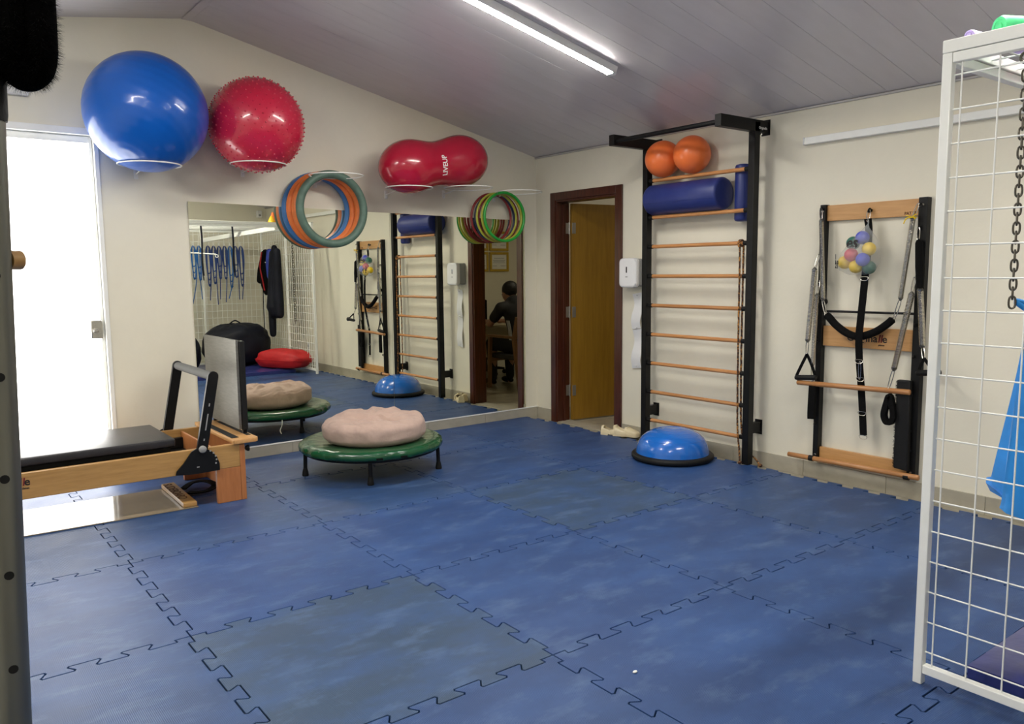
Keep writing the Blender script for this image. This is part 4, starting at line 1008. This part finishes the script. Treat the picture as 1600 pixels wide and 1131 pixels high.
for k in range(1, 26):
    xx = CX0 + .02 + .075 * k
    if xx < CX1 - .03: q.cyl((xx, CY1 + .015, .07), (xx, CY1 + .015, 2.024), .0036, n=6)
for k in range(19): z = .111 + .1043 * k; q.cyl((CX0 + PW, CY1 + .0202, z), (CX1 - PW, CY1 + .0202, z), .0036, n=6)
part('back_mesh', q, 'white_metal', t, kind='stuff')
q = MB()
for k in range(1, 20): xx = CX0 + .1 * k - .03; q.cyl((xx, CY0 - .034, 2.068), (xx, CY1 + .034, 2.068), .003, n=6)
for k in range(1, 17): yy = CY0 - .02 - .1 * k; q.cyl((CX0 + .03, yy, 2.0625), (CX1 - .03, yy, 2.0625), .003, n=6)
part('roof_mesh', q, 'white_metal', t, kind='stuff')
bd0, bd1 = V(-.70, CY0 - .05, 2.02), V(XM + .015, CY1 + .05, 1.90)
part('brace', MB().tube([bd0, bd1], 1.0, prof=[(-.03, -.015), (.03, -.015), (.03, .015), (-.03, .015)], up=(0, 0, 1)), 'white_metal', t, 'diagonal white brace under the roof')
hb = MB(); hb.cyl((-1.62, CY1 + PW, 1.690), (-1.60, -5.70, 1.700), .010, n=10); hb.cyl((-1.60, -5.70, 1.700), (-1.27, -5.62, 1.680), .010, n=10); hb.torus((-1.258, -5.62, 1.655), .020, .005, (0, 1, .2), 20, 6)
part('swing_arm', hb, 'white_metal', t)

# chain, blue fabric, second chain
def chain(label, top, n, lk=.030, m='chain'):
    t = thing('hanging_chain', label, 'chain', top, 'steel chains in the cage')
    for k in range(n):
        c = V(top) - V(0, 0, lk * (k + .5)); a = .35 + (PI / 2 if k % 2 else 0); sd = V(math.cos(a), math.sin(a), 0)
        h = lk * .66; w = lk * .30
        P = [c + V(0, 0, h) , c + sd * w * .8 + V(0, 0, h * .75), c + sd * w, c + sd * w * .8 - V(0, 0, h * .75), c - V(0, 0, h), c - sd * w * .8 - V(0, 0, h * .75), c - sd * w, c - sd * w * .8 + V(0, 0, h * .75)]
        part('link', MB().tube(curve(P, 2, True), lk * .12, 5, closed=True), m, t)
    return t
c1 = chain('steel chain hanging inside the cage above the blue fabric', (-2.00, -4.895, 2.045), 26)
part('hook', MB().torus((-2.00, -4.895, 2.056), .016, .0045, (1, .3, 0), 18, 6), 'chain', c1)
chain('steel chain hanging inside the right side of the cage', (-.42, -4.93, 2.055), 40, .034)
t = thing('fabric_sling', 'bright blue fabric sling hanging pointed inside the white cage', 'sling', (-1.93, -5.02, .58))
q = MB(); rows = []
for i in range(21):
    s = i / 20; z = 1.27 - .70 * s; row = []
    for k in range(33):
        a = 2 * PI * k / 32
        w = .02 + .155 * s ** 1.1; fold = 1 + .18 * math.sin(a * 6 + s * 2)
        cx = -1.945; cy = -4.945 - .055 * s
        zz = z + (.10 * max(0, math.cos(a)) if s > .9 else 0) * (s - .9) * 10 + .03 * s * math.sin(a * 2)
        row.append(q.bm.verts.new((cx + w * .55 * math.sin(a) * fold, cy + w * .85 * math.cos(a) * fold, zz)))
    rows.append(row)
for A, B in zip(rows, rows[1:]):
    for k in range(32): q.bm.faces.new((A[k], A[k + 1], B[k + 1], B[k]))
q.bm.faces.new(rows[-1][:-1])
fs = part('fabric', q, 'cyan_cloth', t)
part('loop', MB().tube(curve([(-1.97, -4.93, 1.255), (-1.985, -4.90, 1.285), (-1.95, -4.945, 1.265)], 5), .009, 8), 'cyan_cloth', t)

# things lying on the cage roof
def foam_roll(label, c, ax, r, L, m, cap='foam_lilac'):
    ax = Vector(ax).normalized(); mt = ax.to_track_quat('Z', 'Y').to_matrix().to_4x4(); c = Vector(c)
    t = thing('foam_cylinder', label, 'foam roller', c - V(0, 0, r), 'foam pieces on the cage roof')
    part('body', MB().lathe([(0, 0), (r * .35, 0), (r * .38, .003), (r * .62, .003), (r * .65, 0), (r * .88, 0), (r, .008), (r, L - .008), (r * .9, L), (0, L)], c, 28, mt), m, t)
    part('core', MB().lathe([(0, -.001), (r * .34, -.001), (r * .34, .002), (0, .002)], c, 16, mt), m, t)
foam_roll('mint green foam roller lying on the cage roof', (-2.150, -4.868, CT + .034), (1, -.55, 0), .034, .20, 'foam_green')
foam_roll('lilac foam roller lying low on the cage roof', (-2.190, -4.800, CT + .0185), (1, -.10, 0), .0180, .34, 'foam_lilac')
foam_roll('magenta foam roller behind the mint green one on the cage roof', (-2.03, -5.02, CT + .033), (1, -.30, 0), .032, .25, 'foam_magenta')
foam_roll('royal blue foam roller next to the magenta one on the cage roof', (-2.10, -4.985, CT + .022), (1, -.55, 0), .022, .10, 'foam_blue')
foam_roll('long lilac foam noodle across the back of the cage roof', (-1.75, -5.55, CT + .020), (1, .03, 0), .026, 1.15, 'foam_lilac')
for (x, y), m, nm, h in (((-.66, -5.05), 'cone_yellow', 'yellow plastic cone on the cage roof', .10), ((-.60, -5.15), 'cone_orange', 'orange plastic cone behind the yellow one on the cage roof', .16)):
    t = thing('marker_cone', nm, 'cone', (x, y, CT), 'plastic cones on the cage roof')
    part('base', MB().box(x - .07, x + .07, y - .07, y + .07, CT + .0005, CT + .012, .004), m, t)
    part('body', MB().lathe([(.055, .012), (.015, h), (.010, h + .004), (0, h + .004)], (x, y, CT), 24), m, t)

# mats, beanbags, red cushion in the cage
t = thing('gym_mat', 'violet blue vinyl mat on the floor inside the cage', 'mat', (-1.25, -5.6, 0))
def mfn(q_): 
    for v in q_.bm.verts:
        if v.co.z > .03: v.co.z += .010 * noise.noise(v.co * 5)
    return q_
q = MB(); N1, N2 = 40, 36; vs_ = {}
for i in range(N1 + 1):
    for j in range(N2 + 1):
        x = -2.09 + 1.62 * i / N1; y = -4.86 - 1.46 * j / N2
        e = min(i, N1 - i, j, N2 - j); z = .062 if e > 1 else (.058 if e == 1 else .045)
        vs_[i, j] = q.bm.verts.new((x, y, z + (.012 * noise.noise(V(x * 6, y * 6, 0)) if e else 0)))
for i in range(N1):
    for j in range(N2): q.bm.faces.new((vs_[i, j], vs_[i + 1, j], vs_[i + 1, j + 1], vs_[i, j + 1]))
edge = [(i, 0) for i in range(N1)] + [(N1, j) for j in range(N2)] + [(i, N2) for i in range(N1, 0, -1)] + [(0, j) for j in range(N2, 0, -1)]
lo = [q.bm.verts.new((vs_[e].co.x, vs_[e].co.y, .0008)) for e in edge]
for k in range(len(edge)):
    n_ = (k + 1) % len(edge); q.bm.faces.new((vs_[edge[k]], vs_[edge[n_]], lo[n_], lo[k]))
q.bm.faces.new(lo[::-1])
part('cover', q, 'violet_vinyl', t, ang=60)
part('handle', MB().ribbon(curve([(-1.40, -4.858, .035), (-1.36, -4.845, .045), (-1.24, -4.845, .045), (-1.20, -4.858, .035)], 4), .012, .002, (0, 0, 1)), 'violet_vinyl', t)
def beanbag(label, c, rx, ry, h, m, sq=.75, seed=0):
    def fn(p):
        e = sq; zz = math.copysign(abs(p.z) ** e, p.z); rr = math.hypot(p.x, p.y); k = (rr ** e) / max(rr, 1e-4); q_ = V(p.x * k, p.y * k, zz)
        f = 1 + .10 * noise.noise(q_ * 1.7 + V(seed, 0, 0)) + .05 * abs(noise.noise(V(q_.x * 5, q_.y * 5, q_.z * 2 + seed)))
        if q_.z > .3: f -= .10 * abs(noise.noise(V(math.atan2(q_.y, q_.x) * 2, seed, q_.z))) 
        z2 = q_.z * f
        return V(q_.x * f, q_.y * f, max(z2, -.93))
    t = thing('bean_bag', label, 'bean bag', c)
    part('cover', MB().sphere(Vector(c) + V(0, 0, h * .5 * .93), 1, 56, 36, (rx, ry, h * .5), fn=fn), m, t)
    part('handle', MB().tube(curve([Vector(c) + V(-.08, 0, h * .97), Vector(c) + V(0, 0, h * 1.04), Vector(c) + V(.08, 0, h * .97)], 4), .010, 6), m, t)
beanbag('large navy black bean bag in the cage seen in the mirror', (-.96, -5.88, .072), .50, .42, .62, 'navy_cloth', seed=3)
beanbag('second navy black bean bag at the far side of the cage', (-1.80, -5.72, .072), .26, .45, .52, 'navy_cloth', seed=8)
t = thing('red_cushion', 'bright red cushion lying at the open edge of the cage', 'cushion', (-.555, -5.06, .072))
def rc_fn(p):
    e = .55; k = lambda a: math.copysign(abs(a) ** e, a); q_ = V(k(p.x), k(p.y), p.z * (1 - .35 * (abs(p.x) ** 4)))
    f = 1 + .08 * noise.noise(q_ * 2.3); return V(q_.x * f, q_.y * f, max(q_.z * f, -.75))
rm = Matrix.Rotation(math.radians(62), 4, 'Z')
part('cover', MB().sphere((-.555, -5.06, .180), 1, 48, 30, (.42, .22, .145), fn=rc_fn, mtx=rm), 'red_cloth', t)
part('seam', MB().tube([V(-.555, -5.06, .184) + (rm @ V(.435 * math.copysign(abs(math.cos(a)) ** .55, math.cos(a)), .226 * math.copysign(abs(math.sin(a)) ** .55, math.sin(a)), 0)) for a in [2 * PI * k / 48 for k in range(48)]], .004, 6, closed=True), 'red_cloth', t)

# rubber tubing loops on hooks on the back mesh
LOOKS = ['nearest the cage corner', 'second from the cage corner', 'third from the cage corner', 'fourth from the cage corner', 'fifth from the cage corner', 'sixth from the cage corner', 'seventh from the cage corner', 'eighth from the cage corner', 'ninth from the cage corner']
for k in range(9):
    x = -.66 - .082 * k - (.05 if k > 6 else 0); y = CY1 + .062; zt = 1.815; rnd = random.Random(k)
    m = 'blue_tubing2' if k in (2, 7, 8) else 'blue_tubing'
    t = thing('resistance_tube', 'looped blue rubber tube on the cage back, ' + LOOKS[k], 'resistance band', (x, y, zt), 'rubber tubes hung in the cage')
    part('hook', MB().tube(curve([(x, CY1 + .022, zt + .015), (x, CY1 + .035, zt + .055), (x, y, zt + .05), (x, y + .012, zt - .008)], 4), .0035, 6), 'ring', t)
    ln = rnd.uniform(.42, .60)
    for q_ in range(3):
        w = .020 + .006 * q_; L = ln - .09 * q_
        P = [(x, y + .004 * q_, zt + .004), (x + w, y + .01, zt - .06), (x + w * 1.2, y + .012, zt - L * .6), (x + w * .6, y + .012, zt - L), (x - w * .6, y + .01, zt - L * 1.02), (x - w * 1.1, y + .01, zt - L * .6), (x - w, y + .008, zt - .06)]
        part('loop', MB().tube(curve(P, 4, True), .0078, 6, closed=True), m, t)
    part('tail', MB().tube(curve([(x + .01, y + .014, zt - .05), (x + rnd.uniform(-.01, .03), y + .016, zt - .45), (x + rnd.uniform(-.06, .05), y + .018, zt - .78 - .1 * rnd.random())], 6), .0068, 6), m, t)
    part('knot', MB().sphere((x + .004, y + .016, zt - ln - .01), .015, 10, 8, (1.2, 1, .9)), m, t)
for (x, yy, z1), nm in (((-1.545, -5.32, 1.38), 'dark navy strap hanging from the cage roof near the white swing arm'), ((-1.12, -5.32, 1.42), 'dark navy strap hanging from the cage roof over the bean bag')):
    t = thing('roof_strap', nm, 'strap', (x, yy, 2.05), 'straps hanging from the cage roof')
    part('webbing', MB().ribbon(curve([(x, yy, 2.058), (x + .006, yy, 1.85), (x - .004, yy, 1.6), (x + .004, yy, z1)], 5), .012, .003, (0, 1, 0)), 'navy_cloth', t)
    part('clip', clip_mb(MB(), (x, yy, z1), (x + .004, yy, z1 - .06), .012, .004), 'navy_cloth', t)

# ------------------------------------------------------------------ soft bodies by voxel remesh
def blob(name, shapes, m, parent=None, voxel=.01, smooth=4, solo_kw=None):
    """shapes: list of ('t', pts, radii) tubes and ('s', centre, r, scale) spheres fused into one continuous surface"""
    q = MB()
    for s in shapes:
        if s[0] == 't':
            C = [Vector(p) for p in s[1]]; R = s[2]
            q.tube(C, R, 12)
            q.sphere(C[0], R[0] if isinstance(R, list) else R, 12, 8); q.sphere(C[-1], R[-1] if isinstance(R, list) else R, 12, 8)
        else: q.sphere(s[1], s[2], 20, 14, s[3] if len(s) > 3 else (1, 1, 1), mtx=s[4] if len(s) > 4 else None)
    if parent is not None: o = part(name, q, m, parent)
    else: o = solo(name, q, m, **solo_kw)
    r = o.modifiers.new('fuse', 'REMESH'); r.mode = 'VOXEL'; r.voxel_size = voxel; r.use_smooth_shade = True
    if smooth: sm = o.modifiers.new('smooth', 'SMOOTH'); sm.factor = .5; sm.iterations = smooth
    return o
# garments and harness on the inside of the cage
HX = CX1 - .10
def hook_at(t, y, z): part('hook', MB().tube(curve([(CX1 - .024, y, z + .05), (CX1 - .05, y, z + .085), (HX + .01, y, z + .07), (HX, y, z + .02)], 4), .004, 6), 'ring', t)
t = thing('black_jacket', 'long black jacket hanging inside the cage seen in the mirror', 'jacket', (HX, -5.66, 1.8)); hook_at(t, -5.66, 1.76)
blob('body', [('t', [(HX, -5.66, 1.78), (HX, -5.67, 1.55), (HX - .02, -5.66, 1.2), (HX - .03, -5.64, .90), (HX - .03, -5.63, .84)], [.045, .085, .10, .13, .11]), ('t', [(HX, -5.56, 1.72), (HX - .01, -5.55, 1.4), (HX - .02, -5.52, 1.0), (HX - .02, -5.50, .80)], [.055, .065, .075, .065]),
      ('t', [(HX, -5.74, 1.70), (HX - .03, -5.76, 1.3), (HX - .04, -5.75, .95), (HX - .05, -5.72, .60), (HX - .05, -5.72, .50)], [.05, .05, .06, .055, .05])], 'navy_cloth', t, .014, 4)
t = thing('harness', 'black and red harness with padded straps hanging inside the cage', 'harness', (HX, -6.02, 1.8)); hook_at(t, -6.02, 1.76)
blob('pad', [('t', [(HX, -6.02, 1.72), (HX, -6.03, 1.5), (HX - .01, -6.01, 1.22), (HX - .01, -6.01, 1.12)], [.05, .09, .085, .05]), ('t', [(HX, -6.12, 1.72), (HX - .02, -6.2, 1.45), (HX - .02, -6.24, 1.30)], [.03, .05, .055])], 'black_cloth', t, .012, 2)
part('red_strap', MB().ribbon(curve([(HX - .08, -5.97, 1.72), (HX - .105, -5.99, 1.5), (HX - .09, -5.95, 1.3), (HX - .06, -5.97, 1.15)], 5), .016, .004, (1, 0, 0)), 'red_cloth', t, 'red webbing edge')
part('tail_strap', MB().ribbon(curve([(HX - .05, -6.06, 1.15), (HX - .05, -6.07, .8), (HX - .05, -6.05, .42)], 5), .012, .003, (1, 0, 0)), 'black_cloth', t)
t = thing('navy_pouch', 'small navy pouch hanging between the harness and the black jacket', 'pouch', (HX, -5.86, 1.8)); hook_at(t, -5.86, 1.74)
blob('bag', [('t', [(HX, -5.86, 1.73), (HX, -5.86, 1.55), (HX, -5.86, 1.36)], [.045, .065, .055])], 'foam_blue', t, .012, 3)
part('label_patch', MB().box(HX - .072, HX - .066, -5.875, -5.845, 1.56, 1.575), 'paper', t)

# ------------------------------------------------------------------ office furniture and the man at the desk
t = thing('office_desk', 'pale office desk in the room beyond the wooden door', 'desk', (1.45, -2.5, -.03))
part('desktop', MB().box(.86, 2.25, -2.80, -2.08, .695, .725, .004), 'desk', t)
for x in (.872, 2.215): part('side_panel', MB().box(x, x + .024, -2.78, -2.12, -.03, .6945, .002), 'desk', t)
part('modesty_panel', MB().box(.897, 2.214, -2.74, -2.72, .25, .6945), 'desk', t)
t = thing('monitor_back', 'brown slatted panel standing on the office desk', 'panel', (1.02, -2.62, .725))
pn = part('panel', MB().box(.90, 1.24, -2.67, -2.645, .7255, .99, .003), 'brown_box', t)
for z in (.80, .86, .92): part('slat', MB().box(.905, 1.235, -2.6445, -2.638, z - .022, z + .022, .002), 'brown_box', t)
for (x0, z0), nm in (((1.965, 1.395), 'gilt framed certificate, lower right one of the four on the office wall'), ((1.965, 1.695), 'gilt framed certificate, upper right one of the four on the office wall'),
                     ((1.60, 1.395), 'gilt framed certificate, lower left one of the four on the office wall'), ((1.60, 1.695), 'gilt framed certificate, upper left one of the four on the office wall')):
    t = thing('certificate', nm, 'picture', (x0 + .17, -3.49, z0), 'certificates on the office wall')
    f_ = MB(); 
    for a in ((x0, x0 + .34, z0, z0 + .035), (x0, x0 + .34, z0 + .245, z0 + .28), (x0, x0 + .035, z0 + .0355, z0 + .2445), (x0 + .305, x0 + .34, z0 + .0355, z0 + .2445)): f_.box(a[0], a[1], -3.4995, -3.475, a[2], a[3], .003)
    part('frame', f_, 'gold_frame', t)
    sh = part('sheet', MB().box(x0 + .033, x0 + .307, -3.4995, -3.488, z0 + .033, z0 + .247), 'paper', t)
    ln = MB()
    for z, a, c in ((.19, .08, .26), (.16, .06, .28), (.142, .07, .27), (.124, .06, .28), (.08, .05, .13), (.08, .20, .29)): ln.box(x0 + a, x0 + c, -3.4878, -3.4868, z0 + z, z0 + z + .006)
    part('print_lines', ln, 'grey_plastic', sh)
t = thing('armchair', 'wooden armchair under the man at the desk', 'chair', (1.15, -1.72, -.03))
for x in (.84, 1.44):
    part('leg', MB().tube([(x, -1.98, -.0295), (x, -1.95, .60)], 1, prof=[(-.022, -.018), (.022, -.018), (.022, .018), (-.022, .018)], up=(1, 0, 0)), 'chair_wood', t)
    part('leg', MB().tube([(x, -1.36, -.0295), (x, -1.47, .60), (x, -1.40, .86)], 1, prof=[(-.022, -.022), (.022, -.022), (.022, .022), (-.022, .022)], up=(1, 0, 0)), 'chair_wood', t)
    part('armrest', MB().box(x - .028, x + .028, -2.0, -1.44, .602, .632, .006), 'chair_wood', t)
part('seat', MB().box(.87, 1.41, -2.0, -1.45, .34, .40, .015), 'black_leather', t)
part('backrest', MB().box(.87, 1.41, -1.45, -1.40, .44, .86, .015), 'black_leather', t)
part('rail', MB().box(.865, 1.415, -1.99, -1.95, .30, .339, .003), 'chair_wood', t)
t = thing('swivel_chair', 'black swivel chair with five castors beyond the office desk', 'chair', (1.55, -3.05, -.03))
part('column', MB().cyl((1.55, -3.05, .07), (1.55, -3.05, .42), .028), 'black_metal', t)
for k in range(5):
    a = k * 2 * PI / 5 + .4; e = V(1.55 + .27 * math.cos(a), -3.05 + .27 * math.sin(a), .045)
    lg = part('foot', MB().tube([(1.55, -3.05, .075), e], [.028, .016], 10), 'black_metal', t)
    part('castor', MB().sphere(e - V(0, 0, .042), .0315, 14, 10), 'black_rubber', lg)
part('seat', MB().box(1.31, 1.79, -3.28, -2.82, .4205, .49, .03, seg=3), 'black_cloth', t)
part('backrest', MB().box(1.33, 1.77, -3.33, -3.285, .47, 1.0, .02, seg=3), 'black_cloth', t)

pt = thing('person', 'dark haired person in a black tee with white side stripes writing at the office desk', 'person', (1.15, -1.72, .40))
px_, py_ = 1.15, -1.74
def hand(shapes, w, d, side):
    d = Vector(d).normalized(); s = d.cross(V(0, 0, 1)).normalized() * side
    shapes.append(('t', [w, w + d * .045, w + d * .085], [.024, .032, .030]))
    for k, (o, L) in enumerate(((-.030, .062), (-.010, .072), (.010, .068), (.028, .054))):
        b0 = w + d * .085 + s * o; shapes.append(('t', [b0, b0 + d * L * .5 + V(0, 0, .006), b0 + d * L * .85 - V(0, 0, .008), b0 + d * L - V(0, 0, .018)], [.0095, .009, .008, .007]))
    b0 = w + d * .03 - s * .028; shapes.append(('t', [b0, b0 + d * .028 - s * .022, b0 + d * .055 - s * .024], [.012, .010, .008]))
B_ = []
B_ += [('t', [(px_, py_, .50), (px_, py_ - .02, .66), (px_, py_ - .08, .86), (px_, py_ - .12, .98)], [.135, .125, .145, .12])]
B_ += [('s', (px_, py_ - .09, .90), .15, (1.15, .72, .85)), ('t', [(px_, py_ - .12, .97), (px_, py_ - .16, 1.04), (px_, py_ - .185, 1.10)], [.075, .056, .052])]
sh_r, el_r, wr_r = V(px_ - .20, py_ - .13, .945), V(px_ - .245, py_ - .30, .755), V(px_ - .12, py_ - .52, .765)
sh_l, el_l, wr_l = V(px_ + .20, py_ - .13, .945), V(px_ + .25, py_ - .32, .755), V(px_ + .12, py_ - .52, .765)
for a, e, w, sd in ((sh_r, el_r, wr_r, 1), (sh_l, el_l, wr_l, -1)):
    B_ += [('t', [(px_ + (a.x - px_) * .4, a.y, .96), a], [.07, .066]), ('t', [a, e], [.058, .044]), ('t', [e, (e + w) / 2, w], [.044, .040, .026])]
    hand(B_, w, (px_ - w.x) * .3 and V((px_ - w.x) * .5, -.9, -.05), sd)
for sx in (-.09, .09):
    hp, kn, ak = V(px_ + sx, py_ + .02, .485), V(px_ + sx * 1.5, py_ - .42, .50), V(px_ + sx * 1.5, py_ - .40, .07)
    B_ += [('t', [hp, kn], [.095, .062]), ('t', [kn, (kn + ak) / 2 + V(0, .02, .05), ak], [.062, .056, .040]), ('t', [ak - V(0, 0, .06), ak + V(0, -.13, -.062)], [.038, .032])]
hc = V(px_, py_ - .235, 1.135); tilt = Matrix.Rotation(math.radians(24), 4, 'X')
def hp_(v): return hc + (tilt @ Vector(v))
B_ += [('s', hc + V(0, .01, .02), .106, (.80, .98, 1.0), tilt), ('t', [hp_((0, -.045, -.02)), hp_((0, -.055, -.085))], [.062, .040]), ('t', [hp_((0, -.098, .012)), hp_((0, -.118, -.022))], [.010, .016]),
       ('s', hp_((0, -.092, -.062)), .020, (1.2, .6, .5)), ('s', hp_((-.080, .010, -.01)), .026, (.35, .7, 1.1), tilt), ('s', hp_((.080, .010, -.01)), .026, (.35, .7, 1.1), tilt)]
blob('body', B_, 'skin', pt, .0075, 2)
H_ = [('s', hc + V(0, .030, .045), .115, (.86, .96, .88), tilt), ('s', hp_((0, .055, -.015)), .072, (1.0, .62, .95), tilt)]
blob('hair', H_, 'hair', pt, .007, 2)
ee = MB()
for sx in (-.032, .032): ee.sphere(hp_((sx, -.088, .008)), .0105, 12, 8)
part('eyes', ee, 'ink', pt)
T_ = [('t', [(px_, py_ + .01, .47), (px_, py_ - .02, .66), (px_, py_ - .08, .86), (px_, py_ - .12, .98)], [.155, .142, .158, .128]), ('s', (px_, py_ - .09, .90), .163, (1.15, .74, .86)), ('t', [(px_, py_ - .12, .99), (px_, py_ - .14, 1.015)], [.085, .07])]
for a, e in ((sh_r, el_r), (sh_l, el_l)): T_ += [('t', [(px_ + (a.x - px_) * .4, a.y, .96), a], [.082, .080]), ('t', [a, a + (e - a) * .60], [.074, .066])]
blob('tee_shirt', T_, 'tee', pt, .011, 3)
st_ = MB()
for k in range(3): st_.ribbon(curve([(px_ - .157, py_ - .075 + .024 * k, .80), (px_ - .150, py_ - .045 + .024 * k, .68), (px_ - .160, py_ - .01 + .022 * k, .52)], 4), .005, .004, (1, 0, 0))
part('side_stripes', st_, 'stripe', pt, 'three white side stripes')
S_ = []
for sx in (-.09, .09):
    hp, kn, ak = V(px_ + sx, py_ + .02, .485), V(px_ + sx * 1.5, py_ - .42, .50), V(px_ + sx * 1.5, py_ - .40, .07)
    S_ += [('t', [hp, kn], [.108, .076]), ('t', [kn, ak], [.074, .055])]
blob('trousers', S_, 'tee', pt, .012, 3)
sho = MB()
for sx in (-.135, .135): sho.sphere((px_ + sx, py_ - .455, .012), .05, 20, 12, (.85, 2.4, .80), fn=lambda p: V(p.x, p.y, max(p.z, -.95)))
part('shoes', sho, 'black_rubber', pt)

CR = MB(); CR.sphere((-2.952, -4.128, .004), .008, 10, 6, (1.3, .8, .5))
solo('paper_crumb', CR, 'paper', 'tiny white crumb lying alone on the blue floor mats', 'crumb', (-2.952, -4.128, 0))

# ------------------------------------------------------------------ aluminium post with fleece in the left foreground
pb, ptp = V(-4.8375, -4.7415, 0), V(-4.7735, -4.7790, 2.15)
dpost = (ptp - pb).normalized()
def pz(z): return pb + dpost * (z / dpost.z)
side = V(.45, -.89, 0)
t = thing('cadillac_post', 'grey metal post with drilled holes in the left foreground', 'post', pb)
part('pole', MB().tube([pz(.004), pz(2.15)], .0195, 28), 'alu', t)
part('foot_cap', MB().tube([pz(.0), pz(.05)], .0225, 24), 'black_rubber', t)
part('sleeve', MB().tube([pz(1.592), pz(1.60), pz(2.1)], [.0215, .0225, .0225], 28), 'black_rubber', t, 'black rubber sleeve on the upper post')
hl = (V(-4.8968, -5.9732, 0) - V(pb.x, pb.y, 0)).normalized(); 
for z in (.30, .60, .755, .884, 1.012, 1.140, 1.272, 1.40): part('hole', MB().cyl(pz(z) + hl * .0175, pz(z) + hl * .0198, .0058, n=14), 'holes', t)
kb = V(.80, -.6, 0).normalized()
part('knob', MB().sphere(pz(1.672) + kb * .020, .0155, 20, 14, (.9, .9, 1.05)), 'black_rubber', t)
pg = V(.88, .47, 0).normalized()
part('peg', MB().cyl(pz(1.420) + pg * .018, pz(1.420) + pg * .034, .0125, n=18), 'oak', t, 'short wooden peg')
part('top_rail', MB().tube([pz(2.12), pz(2.12) + V(.30, -.06, 0)], .016, 16), 'alu', t)
# fleece strap: an upside-down loop hanging from the rail
t = thing('fleece_strap', 'fuzzy black fleece strap hanging in the top left corner', 'strap', (-4.74, -4.79, 2.1))
fp = curve([(-4.7275, -4.786, 2.12), (-4.7275, -4.788, 1.85), (-4.728, -4.790, 1.72), (-4.731, -4.790, 1.668), (-4.741, -4.790, 1.650), (-4.752, -4.788, 1.650), (-4.760, -4.784, 1.67), (-4.754, -4.782, 1.72), (-4.7475, -4.782, 1.85), (-4.745, -4.782, 2.12)], 8)
part('band', MB().tube(fp, .0195, 16), 'fleece', t)
fz = MB(); rnd = random.Random(3)
for k in range(9000):
    i = rnd.randrange(len(fp) - 1); p = fp[i].lerp(fp[i + 1], rnd.random()); tg = (fp[i + 1] - fp[i]).normalized()
    a = tg.orthogonal().normalized(); b2 = tg.cross(a); an = rnd.random() * 2 * PI; o = a * math.cos(an) + b2 * math.sin(an)
    s = p + o * .0190; e = s + (o + tg * rnd.uniform(-.5, .5) + V(0, 0, -.3)).normalized() * rnd.uniform(.005, .011); w = tg.cross(o) * .0006
    fz._add([s - w, s + w, e], [(0, 1, 2)])
part('pile', fz, 'fleece', t, kind='stuff')
